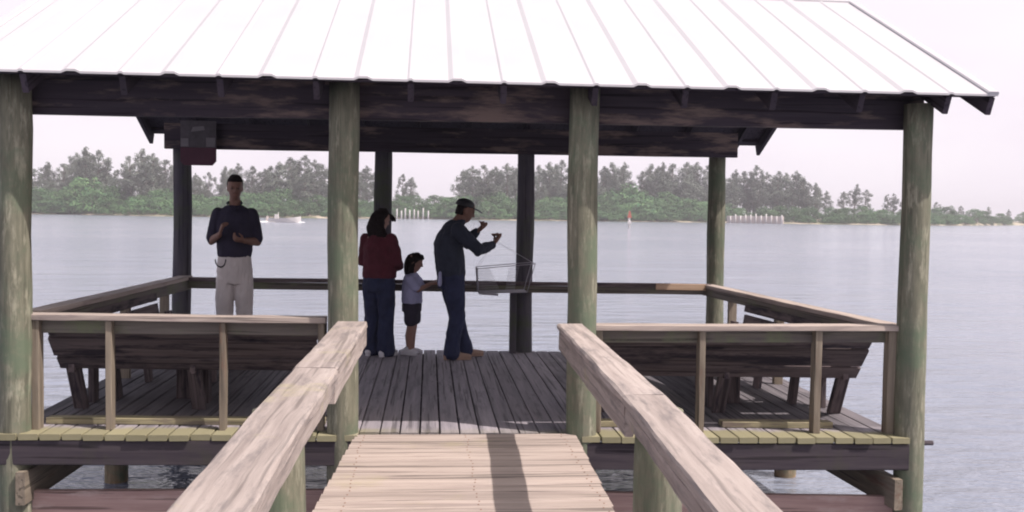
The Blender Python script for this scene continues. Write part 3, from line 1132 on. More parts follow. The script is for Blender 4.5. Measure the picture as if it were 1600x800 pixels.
handrail('boardwalk handrail with sunny inner face, ending by the post beside the woman', [(-0.50, 6.60, 0.80), (-0.515, 4.6, 0.80), (-0.535, 2.0, 0.79), (-0.56, -2.5, 0.77)], 1, 0.202,
         [(-0.60, 4.05, 0.72), (-0.62, 0.6, 0.72)], (0.12, 0.07, 0.07))
handrail('boardwalk handrail with shaded inner face and a butt joint in its top', [(0.955, 6.60, 0.79), (0.875, 3.93, 0.80), (0.80, 2.2, 0.785), (0.72, -2.5, 0.77)], -1, 0.178,
         [(0.965, 4.02, 0.72), (0.87, 0.6, 0.72)], (0.13, 0.065, 0.065))

# ------------------------------------------------------------------ sign and tub
sg = empty('sign_board', (-2.44, 10.76, 2.0), 'red and grey notice board hung on the back post', 'sign')
zt = 2.455


def panel(pts, y0, y1):
    m = len(pts)
    vs = [(x, y0, z) for x, z in pts] + [(x, y1, z) for x, z in pts]
    return MB().faces(vs, [list(range(m)), [2 * m - 1 - i for i in range(m)]] + [[i, i + m, (i + 1) % m + m, (i + 1) % m] for i in range(m)])


panel([(-2.61, 2.175), (-2.61, 2.03), (-2.575, 1.99), (-2.285, 1.99), (-2.245, 2.035), (-2.245, 2.175)], 10.70, 10.73).build('red_panel', M['sign_red'], sg)
panel([(-2.61, 2.178), (-2.245, 2.178), (-2.245, zt), (-2.61, zt)], 10.702, 10.73).build('picture_panel', M['sign_grey'], sg)
panel([(-2.605, 2.185), (-2.525, 2.185), (-2.525, 2.27), (-2.605, 2.27)], 10.696, 10.701).build('print_patch', M['sign_white'], sg)
panel([(-2.345, 2.185), (-2.252, 2.185), (-2.252, 2.28), (-2.345, 2.28)], 10.696, 10.701).build('print_patch', M['sign_white'], sg)
panel([(-2.50, 2.34), (-2.36, 2.36), (-2.37, 2.40), (-2.48, 2.39)], 10.696, 10.701).build('print_patch', M['sign_white'], sg)

# ------------------------------------------------------------------ people
class Body:
    """Closed overlapping lofts, fused into one continuous skin."""

    def __init__(s):
        s.bm = bmesh.new()

    def loft(s, rings, n=16):
        """rings: (centre, axis a * radius, axis b * radius)"""
        bm = s.bm
        prev = None
        first = last = None
        for c, a, b in rings:
            c, a, b = Vector(c), Vector(a), Vector(b)
            cur = [bm.verts.new(c + a * math.cos(2 * math.pi * j / n) + b * math.sin(2 * math.pi * j / n)) for j in range(n)]
            if prev:
                for j in range(n):
                    bm.faces.new((prev[j], prev[(j + 1) % n], cur[(j + 1) % n], cur[j]))
            else:
                first = cur
            prev = cur
        bm.faces.new(first[::-1])
        bm.faces.new(prev)

    def limb(s, pts, radii, n=12, flat=1.0, flat_dir=None):
        """A rounded tapered tube through pts (a capsule chain)."""
        pts = [Vector(p) for p in pts]
        rings = []
        x0 = None
        for i, p in enumerate(pts):
            t = (pts[min(i + 1, len(pts) - 1)] - pts[max(i - 1, 0)]).normalized()
            if x0 is None:
                x0 = Vector(flat_dir) if flat_dir else t.orthogonal()
            x = (x0 - t * x0.dot(t)).normalized()
            x0 = x
            y = t.cross(x)
            r = radii[i]
            if i == 0:
                for a in (80, 50, 25):
                    k, q = math.cos(R(a)), math.sin(R(a))
                    rings.append((p - t * r * q, x * r * k * flat, y * r * k))
            rings.append((p, x * r * flat, y * r))
            if i == len(pts) - 1:
                for a in (25, 50, 80):
                    k, q = math.cos(R(a)), math.sin(R(a))
                    rings.append((p + t * r * q, x * r * k * flat, y * r * k))
        s.loft(rings, n)

    def ball(s, c, rx, ry, rz, rot=None):
        rot = rot or Matrix.Identity(3)
        rings = []
        for i in range(1, 12):
            a = math.pi * i / 12
            rings.append((Vector(c) + rot @ Vector((0, 0, -rz * math.cos(a))), rot @ Vector((rx * math.sin(a), 0, 0)), rot @ Vector((0, ry * math.sin(a), 0))))
        s.loft(rings, 14)

    def build(s, name, mat, voxel, smooth=3, parent=None, fold=0.0, freq=(13, 13, 7)):
        bmesh.ops.recalc_face_normals(s.bm, faces=s.bm.faces)
        me = bpy.data.meshes.new('raw')
        s.bm.to_mesh(me)
        s.bm.free()
        o = bpy.data.objects.new(name, me)
        COL.objects.link(o)
        md = o.modifiers.new('fuse', 'REMESH')
        md.mode = 'VOXEL'
        md.voxel_size = voxel
        sm = o.modifiers.new('soft', 'SMOOTH')
        sm.iterations = smooth
        sm.factor = 0.5
        bpy.context.view_layer.update()
        dg = bpy.context.evaluated_depsgraph_get()
        new = bpy.data.meshes.new_from_object(o.evaluated_get(dg))
        new.name = name
        o.modifiers.clear()
        o.data = new
        bpy.data.meshes.remove(me)
        if fold:
            off = Vector((random.uniform(0, 40), random.uniform(0, 40), random.uniform(0, 40)))
            nm = [v.normal.copy() for v in new.vertices]
            for v, q in zip(new.vertices, nm):
                c = v.co
                p1 = Vector((c.x * freq[0], c.y * freq[1], c.z * freq[2])) + off
                w = noise.noise(p1) + 0.55 * (1 - 2 * abs(noise.noise(p1 * 1.9)))
                v.co = c + q * fold * (w - 0.2)
            new.update()
        new.materials.clear()
        new.materials.append(mat)
        new.polygons.foreach_set('use_smooth', [True] * len(new.polygons))
        if parent:
            o.parent = parent
        return o


def V(*a):
    return Vector(a)


def head_rot(yaw, pitch):
    return Matrix.Rotation(R(yaw), 3, 'Z') @ Matrix.Rotation(R(pitch), 3, 'X')


def add_head(b, c, h, rot):
    """Skull, jaw, nose, brow and ears; c is the head's centre, h its height; the face looks to -Y before rot."""
    w, d = h * 0.325, h * 0.40
    prof = [(-0.50, 0.16, 0.15, -0.22), (-0.46, 0.40, 0.36, -0.17), (-0.38, 0.60, 0.62, -0.10), (-0.25, 0.76, 0.80, -0.04), (-0.10, 0.88, 0.92, 0.0), (0.08, 0.97, 0.99, 0.02),
            (0.22, 1.0, 1.0, 0.03), (0.34, 0.90, 0.90, 0.03), (0.43, 0.66, 0.66, 0.02), (0.49, 0.30, 0.30, 0.02)]
    b.loft([(c + rot @ V(0, yo * d, z * h), rot @ V(rx * w, 0, 0), rot @ V(0, ry * d, 0)) for z, rx, ry, yo in prof], 20)
    b.limb([c + rot @ V(0, -0.96 * d, 0.02 * h), c + rot @ V(0, -1.05 * d, -0.12 * h)], [0.026 * h, 0.050 * h], 10)       # nose
    b.limb([c + rot @ V(-0.5 * w, -0.88 * d, 0.07 * h), c + rot @ V(0.5 * w, -0.88 * d, 0.07 * h)], [0.04 * h, 0.04 * h], 8)  # brow
    for s in (-1, 1):
        b.ball(c + rot @ V(s * 1.0 * w, 0.12 * d, -0.02 * h), 0.028 * h, 0.085 * h, 0.135 * h, rot)


def add_hand(b, wrist, d, palm, k=1.0, curl=0.5, thumb_side=1.0, fist=False):
    """Palm, four unequal bent fingers and a thumb off the palm's side. d = pointing, palm = direction the palm faces."""
    d = Vector(d).normalized()
    palm = (Vector(palm) - d * Vector(palm).dot(d)).normalized()
    side = d.cross(palm) * thumb_side
    wrist = Vector(wrist)
    b.limb([wrist - d * 0.01 * k, wrist + d * 0.045 * k, wrist + d * 0.085 * k], [0.027 * k, 0.037 * k, 0.036 * k], 12, 0.48, palm)
    for i, (o, L) in enumerate(((0.030, 0.070), (0.010, 0.080), (-0.010, 0.074), (-0.029, 0.058))):
        p = wrist + d * 0.085 * k + side * o * k
        pts = [p - d * 0.02 * k, p]
        dirn = d
        for j, f in enumerate((0.44, 0.32, 0.24)):
            a = curl * (1.0, 1.25, 0.9)[j]
            q = Matrix.Rotation(a, 3, dirn.cross(palm).normalized())
            dirn = (q @ dirn).normalized()
            palm_j = palm
            p = p + dirn * L * f * k
            pts.append(p)
        b.limb(pts, [0.0095 * k, 0.0098 * k, 0.0092 * k, 0.0085 * k, 0.0075 * k], 8)
    t0 = wrist + d * 0.03 * k + side * 0.026 * k
    t1 = t0 + (d * 0.6 + side * 0.65 + palm * 0.35).normalized() * 0.042 * k
    t2 = t1 + (d * 0.85 + palm * (0.3 + curl * 0.5) + side * 0.05).normalized() * 0.034 * k
    if fist:
        t1 = t0 + (d * 0.8 + side * 0.2 + palm * 0.6).normalized() * 0.038 * k
        t2 = t1 + (d * 0.25 + palm * 0.35 - side * 0.85).normalized() * 0.032 * k
    b.limb([t0, t1, t2], [0.015 * k, 0.0115 * k, 0.0085 * k], 8)


def torso_rings(rows):
    """rows: (centre, half width, half depth, turn) -> elliptical rings, the width axis turned about Z"""
    out = []
    for c, w, d, turn in rows:
        m = Matrix.Rotation(R(turn), 3, 'Z')
        out.append((Vector(c), m @ V(w, 0, 0), m @ V(0, d, 0)))
    return out


def shoe(name, mat, ankle, toe_dir, L, parent, w=0.045):
    b = Body()
    d = Vector(toe_dir).normalized()
    a = Vector(ankle)
    z0 = a.z
    h = V(a.x, a.y, 0) - d * 0.05
    b.limb([h + V(0, 0, w * 0.9), h + d * L * 0.45 + V(0, 0, w * 0.85), h + d * (L - w) + V(0, 0, w * 0.68)], [w * 0.88, w * 0.92, w * 0.68], 12)
    b.limb([h + d * 0.03 + V(0, 0, w), V(a.x, a.y, z0)], [w * 0.85, w * 0.8], 10)
    b.loft([(h + V(0, 0, 0.004) + d * x, d.cross(V(0, 0, 1)) * r, V(0, 0, 0.006)) for x, r in ((-w * .8, w * 0.3), (-w * 0.5, w * 0.75), (L * .3, w * 0.8), (L * 0.62, w), (L - w * 1.2, w * 0.8), (L - w * 0.4, w * 0.35))], 8)
    o = b.build(name, mat, 0.006, 2, parent)
    return o


def face_bits(p, c, h, rot):
    w, d = h * 0.325, h * 0.40
    for s in (-1, 1):
        b = Body()
        b.ball(c + rot @ V(s * 0.42 * w, -0.87 * d, 0.0), 0.052 * h, 0.03 * h, 0.026 * h, rot)
        b.build('eye', M['eye'], 0.004, 1, p)
    b = Body()
    b.limb([c + rot @ V(-0.32 * w, -0.80 * d, -0.25 * h), c + rot @ V(0, -0.86 * d, -0.245 * h), c + rot @ V(0.32 * w, -0.80 * d, -0.25 * h)], [0.012 * h, 0.022 * h, 0.012 * h], 8)
    b.build('mouth', M['lips'], 0.004, 1, p)


def hair_cap(name, mat, c, h, rot, parent, low=-0.12, fringe=0.20, thick=1.07):
    """Short hair: a shell over the skull, its edge at 'fringe' in front and 'low' behind."""
    b = Body()
    w, d = h * 0.325 * thick, h * 0.40 * thick
    for i in range(11):
        k = i / 10
        z = low + (0.52 - low) * k
        rr = math.sqrt(max(0.02, 1 - ((z - 0.16) / 0.39) ** 2)) if z > 0.16 else 1.0
        front = -0.95 if z > fringe + 0.05 else (-0.45 if z > fringe - 0.08 else 0.05)
        back = 1.0
        mid, half = (front + back) / 2 * d * rr, (back - front) / 2 * d * rr
        s_ = (c + rot @ V(0, mid + 0.03 * d, z * h), rot @ V(w * rr * (1.0 if front < -0.4 else 0.97), 0, 0), rot @ V(0, half, 0))
        if i == 0:
            rings = []
        rings.append(s_)
    b.loft(rings, 18)
    return b.build(name, mat, 0.007, 2, parent)


def person(label, loc, rotz, body, mat):
    o = body.build('person', mat, 0.0065, 3)
    o.location = loc
    o.rotation_euler = (0, 0, R(rotz))
    return tag(o, label, 'person')


# --- the man in pale trousers, facing the boardwalk
def man_facing():
    b = Body()
    I = head_rot(8, 6)
    hc, hh = V(0.005, -0.03, 1.715), 0.245
    add_head(b, hc, hh, I)
    b.limb([V(0, 0.015, 1.46), V(0, -0.005, 1.62)], [0.064, 0.060], 14)
    b.loft(torso_rings([(V(0, 0, 0.86), 0.155, 0.11, 0), (V(0, 0, 0.98), 0.175, 0.12, 0), (V(0, 0, 1.12), 0.16, 0.11, 0), (V(0, 0.005, 1.28), 0.175, 0.115, 0),
                        (V(0, 0.01, 1.40), 0.185, 0.11, 0), (V(0, 0.015, 1.50), 0.15, 0.085, 0), (V(0, 0.015, 1.545), 0.07, 0.06, 0)]), 20)
    sh = {-1: V(-0.185, 0.015, 1.450), 1: V(0.185, 0.015, 1.450)}
    el = {-1: V(-0.252, 0.01, 1.205), 1: V(0.248, -0.01, 1.20)}
    wr = {-1: V(-0.135, -0.20, 1.27), 1: V(0.13, -0.22, 1.215)}
    for s in (-1, 1):
        b.limb([sh[s], sh[s].lerp(el[s], 0.5), el[s]], [0.058, 0.052, 0.041], 12)
        b.limb([el[s], el[s].lerp(wr[s], 0.35), wr[s]], [0.041, 0.040, 0.027], 12)
        b.limb([V(s * 0.09, 0, 0.9), V(s * 0.10, 0.0, 0.5), V(s * 0.105, 0.01, 0.08)], [0.09, 0.058, 0.042], 12)
    add_hand(b, wr[-1], V(0.28, -0.25, 0.75), V(1, 0.2, -0.2), 1.0, 0.45, 1)
    add_hand(b, wr[1], V(-0.75, -0.45, 0.12), V(-0.2, 0.5, 0.9), 1.0, 0.55, -1)
    p = person('man in dark polo shirt and pale trousers, hands held up before his chest', (-1.86, 9.72, Z(-1.9)), 4, b, M['skin'])
    p.scale = (0.87, 0.93, 1.0)
    face_bits(p, hc, hh, I)
    hair_cap('hair', M['hair'], hc, hh, I, p, -0.12, 0.15, 1.10)
    b = Body()
    b.loft(torso_rings([(V(0, -0.005, 1.055), 0.178, 0.125, 0), (V(0, -0.005, 1.12), 0.192, 0.135, 0), (V(0, 0, 1.25), 0.197, 0.132, 0), (V(0, 0.005, 1.40), 0.208, 0.13, 0),
                        (V(0, 0.012, 1.485), 0.182, 0.108, 0), (V(0, 0.015, 1.53), 0.125, 0.082, 0), (V(0, 0.014, 1.55), 0.085, 0.07, 0)]), 22)
    for s in (-1, 1):
        e2 = sh[s].lerp(el[s], 0.86)
        b.limb([sh[s] + V(-s * .006, 0, 0.0), sh[s].lerp(el[s], 0.5), e2], [0.078, 0.070, 0.066], 14)
    b.build('polo_shirt', M['polo'], 0.008, 3, p, 0.006)
    b = Body()
    b.limb([V(-0.068, -0.05, 1.55), V(-0.02, -0.088, 1.505)], [0.012, 0.014], 8, 0.6)
    b.limb([V(0.068, -0.05, 1.55), V(0.02, -0.088, 1.505)], [0.012, 0.014], 8, 0.6)
    b.limb([V(-0.075, -0.03, 1.568), V(-0.06, 0.06, 1.585), V(0.06, 0.06, 1.585), V(0.075, -0.03, 1.568)], [0.015] * 4, 8)
    b.build('collar', M['polo'], 0.006, 2, p)
    b = Body()
    b.loft(torso_rings([(V(0, 0, 0.80), 0.175, 0.125, 0), (V(0, 0, 0.92), 0.196, 0.138, 0), (V(0, -0.003, 1.03), 0.182, 0.13, 0), (V(0, -0.003, 1.075), 0.172, 0.122, 0)]), 22)
    for s in (-1, 1):
        b.limb([V(s * 0.092, 0, 0.85), V(s * 0.102, -0.01, 0.66), V(s * 0.108, -0.005, 0.48), V(s * 0.108, 0.01, 0.28), V(s * 0.11, 0.0, 0.09)],
               [0.108, 0.100, 0.088, 0.082, 0.086], 14)
    b.build('trousers', M['khaki'], 0.008, 3, p, 0.011)
    for s in (-1, 1):
        shoe('shoe', M['black'], V(s * 0.11, 0.03, 0.11), V(s * 0.25, -1, 0), 0.27, p)
    b = Body()
    pts = [V(-0.165 + 0.055 * math.cos(a) - 0.0, -0.125 - 0.01 * math.sin(a), 1.0 + 0.07 * math.sin(a)) for a in [math.pi + i * math.pi / 8 for i in range(9)]]
    b.limb([q + V(0.03, 0, 0.03) for q in pts], [0.008] * 9, 8)
    b.build('key_strap', M['black'], 0.005, 1, p)


man_facing()


# --- the man in a cap, holding the trap's cord over the rail (built facing -Y, turned afterwards)
def man_fishing():
    b = Body()
    I = head_rot(-4, 16)
    hc, hh = V(0.0, -0.125, 1.545), 0.24
    add_head(b, hc, hh, I)
    b.limb([V(0, -0.005, 1.36), V(0, -0.085, 1.48)], [0.075, 0.066], 14)
    b.loft(torso_rings([(V(0, 0.02, 0.80), 0.155, 0.115, 0), (V(0, 0.025, 0.93), 0.168, 0.125, 0), (V(0, 0.04, 1.08), 0.165, 0.12, 0), (V(0, 0.04, 1.24), 0.175, 0.125, 0),
                        (V(0, 0.01, 1.36), 0.165, 0.105, 0), (V(0, -0.01, 1.42), 0.08, 0.07, 0)]), 20)
    sh = {-1: V(-0.185, -0.005, 1.355), 1: V(0.185, -0.01, 1.36)}
    el = {-1: V(-0.225, -0.215, 1.150), 1: V(0.215, -0.20, 1.20)}
    wr = {-1: V(-0.10, -0.405, 1.20), 1: V(0.12, -0.285, 1.335)}
    for s in (-1, 1):
        b.limb([sh[s], sh[s].lerp(el[s], 0.5), el[s]], [0.058, 0.052, 0.041], 12)
        b.limb([el[s], el[s].lerp(wr[s], 0.35), wr[s]], [0.041, 0.040, 0.027], 12)
    hips = {-1: V(-0.09, 0.02, 0.84), 1: V(0.09, 0.02, 0.84)}
    kn = {-1: V(-0.10, -0.03, 0.46), 1: V(0.10, -0.06, 0.46)}
    an = {-1: V(-0.10, 0.03, 0.085), 1: V(0.11, -0.17, 0.085)}
    for s in (-1, 1):
        b.limb([hips[s], kn[s], an[s]], [0.095, 0.06, 0.042], 12)
    add_hand(b, wr[-1], V(0.12, -0.55, 0.72), V(0.2, 0.75, 0.5), 1.25, 1.25, -1, True)
    add_hand(b, wr[1], V(-0.1, -0.7, 0.6), V(-0.2, 0.6, 0.7), 1.2, 1.25, 1, True)
    p = person('man in dark cap, dark jacket and jeans reaching out over the rail', (0.255, 10.38, Z(.23)), 102, b, M['skin'])
    face_bits(p, hc, hh, I)
    hair_cap('hair', M['hair'], hc, hh, I, p, -0.22, 0.22, 1.05)
    b = Body()
    rings = []
    for z, rr in ((0.18, 1.0), (0.26, 1.0), (0.36, 0.95), (0.45, 0.78), (0.52, 0.5), (0.55, 0.15)):
        rings.append((hc + I @ V(0, 0.02, z * hh), I @ V(rr * hh * 0.36, 0, 0), I @ V(0, rr * hh * 0.44, 0)))
    b.loft(rings, 18)
    b.loft([(hc + I @ V(0, y * hh, (0.20 + z) * hh), I @ V(w * hh, 0, 0), I @ V(0, 0, 0.022 * hh)) for y, w, z in ((-0.25, 0.30, 0.02), (-0.45, 0.33, 0.01), (-0.62, 0.28, -0.03), (-0.74, 0.15, -0.07))], 12)
    b.build('cap', M['black'], 0.006, 2, p)
    b = Body()
    b.loft(torso_rings([(V(0, 0.02, 0.865), 0.180, 0.145, 0), (V(0, 0.025, 0.92), 0.192, 0.152, 0), (V(0, 0.04, 1.05), 0.195, 0.150, 0), (V(0, 0.055, 1.20), 0.200, 0.150, 0),
                        (V(0, 0.035, 1.31), 0.195, 0.132, 0), (V(0, 0.0, 1.395), 0.135, 0.105, 0), (V(0, -0.045, 1.455), 0.088, 0.088, 0)]), 22)
    for s in (-1, 1):
        b.limb([sh[s] + V(-s * .004, 0, -0.004), sh[s].lerp(el[s], 0.5) + V(0, 0, -0.01), el[s], el[s].lerp(wr[s], 0.5), el[s].lerp(wr[s], 0.92)],
               [0.082, 0.076, 0.066, 0.056, 0.042], 14)
    b.build('jacket', M['jacket'], 0.008, 3, p, 0.011)
    b = Body()
    b.loft(torso_rings([(V(0, 0.02, 0.74), 0.165, 0.13, 0), (V(0, 0.025, 0.84), 0.180, 0.145, 0), (V(0, 0.025, 0.94), 0.170, 0.135, 0)]), 22)
    for s in (-1, 1):
        b.limb([hips[s] + V(0, 0, -0.02), hips[s].lerp(kn[s], 0.5), kn[s], kn[s].lerp(an[s], 0.5) + V(0, 0.012, 0), an[s] + V(0, 0, -0.015)],
               [0.112, 0.098, 0.083, 0.08, 0.085], 14)
    b.build('jeans', M['jeans'], 0.008, 3, p, 0.011)
    for s in (-1, 1):
        shoe('shoe', M['tan_shoe'], an[s] + V(0, 0, 0.01), V(s * 0.12, -1, 0), 0.275, p)
    b = Body()
    b.limb([V(-0.12, 0.165, 0.90), V(-0.122, 0.168, 0.80)], [0.026, 0.036], 10, 0.5)
    b.build('hip_cloth', M['tee'], 0.007, 2, p)
    return [p.matrix_basis @ (wr[s] + V(0, -0.08, 0.02)) for s in (-1, 1)], p


_, man = man_fishing()


# --- the woman in dark red, back mostly turned
def woman():
    b = Body()
    I = head_rot(-28, 12)
    hc, hh = V(0.0, -0.03, 1.435), 0.225
    add_head(b, hc, hh, I)
    b.limb([V(0, 0.01, 1.22), V(0, -0.005, 1.36)], [0.056, 0.052], 14)
    b.loft(torso_rings([(V(0, 0.0, 0.74), 0.155, 0.115, 0), (V(0, 0.0, 0.84), 0.165, 0.125, 0), (V(0, 0.01, 1.0), 0.135, 0.105, 0), (V(0, 0.01, 1.14), 0.15, 0.11, 0),
                        (V(0, 0.01, 1.25), 0.145, 0.09, 0), (V(0, 0.01, 1.29), 0.07, 0.06, 0)]), 20)
    sh = {-1: V(-0.155, 0.01, 1.225), 1: V(0.155, 0.01, 1.225)}
    el = {-1: V(-0.20, -0.03, 0.985), 1: V(0.215, -0.02, 0.985)}
    wr = {-1: V(-0.12, -0.20, 0.93), 1: V(0.12, -0.20, 0.95)}
    for s in (-1, 1):
        b.limb([sh[s], sh[s].lerp(el[s], 0.5), el[s]], [0.05, 0.044, 0.036], 12)
        b.limb([el[s], el[s].lerp(wr[s], 0.35), wr[s]], [0.036, 0.035, 0.024], 12)
        b.limb([V(s * 0.08, 0, 0.8), V(s * 0.085, -0.01, 0.43), V(s * 0.085, 0.01, 0.08)], [0.09, 0.055, 0.038], 12)
    add_hand(b, wr[-1], V(0.6, -0.6, -0.1), V(0.3, 0.6, -0.5), 0.9, 0.6, 1)
    add_hand(b, wr[1], V(-0.6, -0.6, -0.1), V(-0.3, 0.6, -0.5), 0.9, 0.6, -1)
    p = person('woman with long dark hair in dark red jacket and jeans, back turned', (-0.52, 10.52, Z(-.5)), 150, b, M['skin_light'])
    face_bits(p, hc, hh, I)
    b = Body()
    w, d = hh * 0.36, hh * 0.43
    b.loft([(hc + V(0, 0.075, -0.30), V(0.085, 0, 0), V(0, 0.030, 0)), (hc + V(0, 0.075, -0.26), V(0.108, 0, 0), V(0, 0.045, 0)), (hc + V(0, 0.065, -0.17), V(0.115, 0, 0), V(0, 0.062, 0)),
            (hc + I @ V(0, 0.055, -0.08), V(0.10, 0, 0), V(0, 0.068, 0)), (hc + I @ V(0, 0.045, 0.0), V(0.092, 0, 0), V(0, 0.078, 0)), (hc + I @ V(0, 0.02, 0.055), V(0.087, 0, 0), V(0, 0.098, 0)),
            (hc + I @ V(0, 0.012, 0.09), V(0.072, 0, 0), V(0, 0.085, 0)), (hc + I @ V(0, 0.01, 0.122), V(0.03, 0, 0), V(0, 0.035, 0))], 20)
    b.loft([(hc + I @ V(0, y, z), I @ V(w_, 0, 0), I @ V(0, 0, 0.012)) for y, z, w_ in ((-0.05, 0.075, 0.07), (-0.095, 0.065, 0.072), (-0.135, 0.045, 0.06), (-0.16, 0.02, 0.035))], 12)
    b.build('hair', M['hair'], 0.007, 3, p, 0.010, (38, 38, 7))
    b = Body()
    b.loft(torso_rings([(V(0, 0.0, 0.83), 0.185, 0.145, 0), (V(0, 0.0, 0.90), 0.185, 0.142, 0), (V(0, 0.01, 1.02), 0.172, 0.135, 0), (V(0, 0.01, 1.15), 0.175, 0.13, 0),
                        (V(0, 0.01, 1.235), 0.158, 0.105, 0), (V(0, 0.008, 1.29), 0.095, 0.075, 0), (V(0, 0.005, 1.315), 0.064, 0.062, 0)]), 22)
    for s in (-1, 1):
        b.limb([sh[s] + V(-s * .004, 0, 0), sh[s].lerp(el[s], 0.5), el[s], el[s].lerp(wr[s], 0.5), el[s].lerp(wr[s], 0.95)], [0.070, 0.067, 0.060, 0.052, 0.040], 14)
    b.build('jacket', M['red_cloth'], 0.008, 3, p, 0.011)
    b = Body()
    b.loft(torso_rings([(V(0, 0, 0.68), 0.16, 0.125, 0), (V(0, 0, 0.80), 0.178, 0.14, 0), (V(0, 0, 0.90), 0.155, 0.12, 0)]), 22)
    for s in (-1, 1):
        b.limb([V(s * 0.082, 0, 0.75), V(s * 0.086, -0.01, 0.58), V(s * 0.09, -0.01, 0.42), V(s * 0.092, 0.005, 0.24), V(s * 0.092, 0.0, 0.06)], [0.105, 0.094, 0.082, 0.084, 0.092], 14)
    b.build('jeans', M['jeans'], 0.008, 3, p, 0.011)
    for s in (-1, 1):
        shoe('shoe', M['white_shoe'], V(s * 0.095, 0.02, 0.09), V(s * 0.2, -1, 0), 0.245, p, 0.042)


woman()


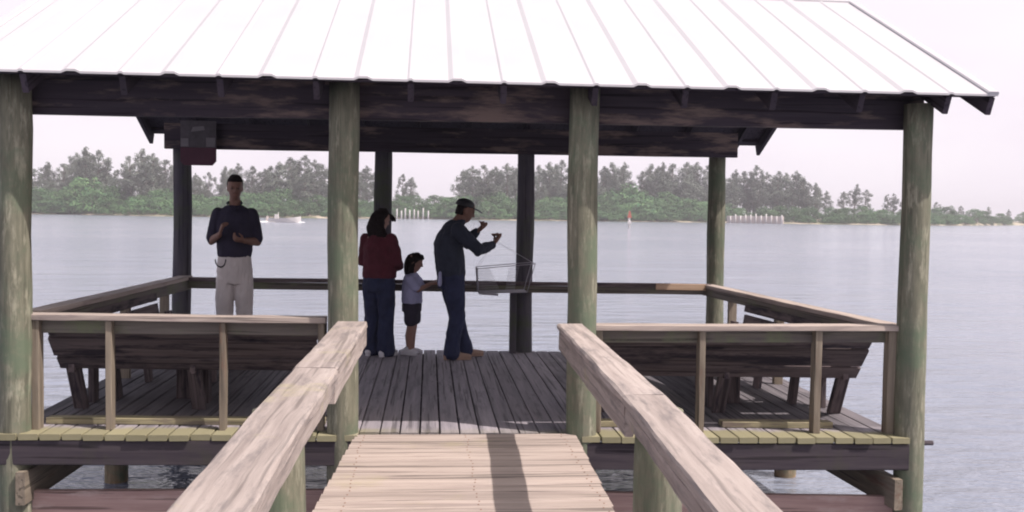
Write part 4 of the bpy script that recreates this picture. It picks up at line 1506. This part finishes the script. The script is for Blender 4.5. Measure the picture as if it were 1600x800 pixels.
# --- the small girl beside her
def girl():
    b = Body()
    I = head_rot(6, 10)
    hc, hh = V(0.0, -0.02, 0.965), 0.195
    add_head(b, hc, hh, I)
    b.limb([V(0, 0.008, 0.82), V(0, -0.005, 0.90)], [0.04, 0.038], 12)
    b.loft(torso_rings([(V(0, 0, 0.50), 0.098, 0.078, 0), (V(0, 0, 0.58), 0.10, 0.082, 0), (V(0, 0.0, 0.68), 0.098, 0.08, 0), (V(0, 0.005, 0.78), 0.105, 0.075, 0), (V(0, 0.005, 0.835), 0.085, 0.058, 0), (V(0, 0.005, 0.855), 0.045, 0.04, 0)]), 18)
    sh = {-1: V(-0.108, 0.0, 0.805), 1: V(0.108, 0.0, 0.805)}
    el = {-1: V(-0.135, -0.085, 0.69), 1: V(0.13, -0.085, 0.70)}
    wr = {-1: V(-0.085, -0.20, 0.755), 1: V(0.08, -0.20, 0.765)}
    for s in (-1, 1):
        b.limb([sh[s], sh[s].lerp(el[s], 0.5), el[s]], [0.034, 0.031, 0.026], 10)
        b.limb([el[s], el[s].lerp(wr[s], 0.35), wr[s]], [0.026, 0.025, 0.018], 10)
        b.limb([V(s * 0.052, 0, 0.53), V(s * 0.058, -0.005, 0.31), V(s * 0.06, 0.012, 0.20), V(s * 0.062, 0.01, 0.06)], [0.058, 0.038, 0.039, 0.026], 12)
    add_hand(b, wr[-1], V(0.3, -0.8, 0.1), V(0.5, 0, -0.6), 0.68, 0.8, 1)
    add_hand(b, wr[1], V(-0.3, -0.8, 0.1), V(-0.5, 0, -0.6), 0.68, 0.8, -1)
    p = person('small girl in lavender T-shirt and dark shorts standing on the deck', (-0.175, 10.66, Z(-.17)), 78, b, M['skin_light'])
    p.scale = (1.12, 1.12, 1.02)
    face_bits(p, hc, hh, I)
    b = Body()
    b.loft([(hc + V(0, 0.045, -0.145), V(0.062, 0, 0), V(0, 0.028, 0)), (hc + V(0, 0.045, -0.12), V(0.075, 0, 0), V(0, 0.040, 0)), (hc + V(0, 0.035, -0.05), V(0.077, 0, 0), V(0, 0.058, 0)),
            (hc + I @ V(0, 0.022, 0.0), V(0.075, 0, 0), V(0, 0.070, 0)), (hc + I @ V(0, 0.005, 0.04), V(0.073, 0, 0), V(0, 0.087, 0)), (hc + I @ V(0, 0.005, 0.075), V(0.062, 0, 0), V(0, 0.075, 0)), (hc + I @ V(0, 0.005, 0.104), V(0.025, 0, 0), V(0, 0.03, 0))], 18)
    b.build('hair', M['hair'], 0.006, 3, p, 0.010, (38, 38, 7))
    b = Body()
    b.loft(torso_rings([(V(0, 0.0, 0.545), 0.122, 0.10, 0), (V(0, 0.0, 0.62), 0.120, 0.098, 0), (V(0, 0.0, 0.72), 0.115, 0.092, 0), (V(0, 0.003, 0.80), 0.115, 0.082, 0), (V(0, 0.004, 0.845), 0.075, 0.058, 0), (V(0, 0.004, 0.862), 0.048, 0.046, 0)]), 20)
    for s in (-1, 1):
        b.limb([sh[s] + V(-s * .012, 0, -.003), sh[s].lerp(el[s], 0.45), sh[s].lerp(el[s], 0.8)], [0.048, 0.047, 0.047], 12)
    b.build('tee_shirt', M['tee'], 0.007, 2, p, 0.008)
    b = Body()
    b.loft(torso_rings([(V(0, 0, 0.455), 0.115, 0.092, 0), (V(0, 0, 0.52), 0.115, 0.094, 0), (V(0, 0, 0.585), 0.106, 0.086, 0)]), 18)
    for s in (-1, 1):
        b.limb([V(s * 0.055, 0, 0.49), V(s * 0.06, -0.003, 0.42), V(s * 0.063, -0.003, 0.365)], [0.066, 0.068, 0.07], 14)
    b.build('shorts', M['shorts'], 0.007, 2, p, 0.008)
    for s in (-1, 1):
        shoe('shoe', M['white_shoe'], V(s * 0.063, 0.02, 0.075), V(s * 0.2, -1, 0), 0.165, p, 0.036)


girl()

# ------------------------------------------------------------------ the wire trap hanging from his hands
TX, TY = 0.80, 10.40
trap = empty('crab_trap', (TX, TY, 0.64), 'grey wire crab trap hanging on a cord from the capped man', 'crab trap')
TL, TD = 0.30, 0.18
lo = [V(TX - TL + .02, TY - TD, 0.70), V(TX + TL - .08, TY - TD, 0.715), V(TX + TL - .08, TY + TD, 0.715), V(TX - TL + .02, TY + TD, 0.70)]
hi = [V(TX - TL, TY - TD, 0.955), V(TX + TL, TY - TD, 1.01), V(TX + TL, TY + TD, 1.01), V(TX - TL, TY + TD, 0.955)]
mb = MB()
for q in (lo, hi):
    for i in range(4):
        mb.tube([q[i], q[(i + 1) % 4]], 0.0042, 6)
mb.tube([lo[0], lo[0].lerp(lo[1], 0.4) + V(0, 0, -0.02)], 0.012, 6)
for i in range(4):
    mb.tube([lo[i], hi[i]], 0.004, 6)
mb.build('wire_frame', M['wire'], trap)
mb = MB()


def net(a, b, c, d, nu, nv):
    for i in range(nu + 1):
        mb.tube([a.lerp(b, i / nu), d.lerp(c, i / nu)], 0.0013, 3)
    for j in range(nv + 1):
        mb.tube([a.lerp(d, j / nv), b.lerp(c, j / nv)], 0.0013, 3)


net(lo[0], lo[1], lo[2], lo[3], 18, 12)
net(lo[0], lo[1].lerp(lo[0], 0.55), hi[1].lerp(hi[0], 0.8), hi[0], 12, 10)
net(lo[3], lo[0], hi[0], hi[3], 12, 10)
net(lo[0].lerp(lo[1], .55), lo[0].lerp(lo[1], .72), hi[0].lerp(hi[1], .72), hi[0].lerp(hi[1], .55), 6, 10)
mb.build('netting', M['net'], trap)
mb = MB()
top = V(TX - 0.10, TY - 0.02, 1.235)
for q in hi:
    mb.tube([q, top], 0.0012, 5)
mb.build('cord', M['net'], trap)
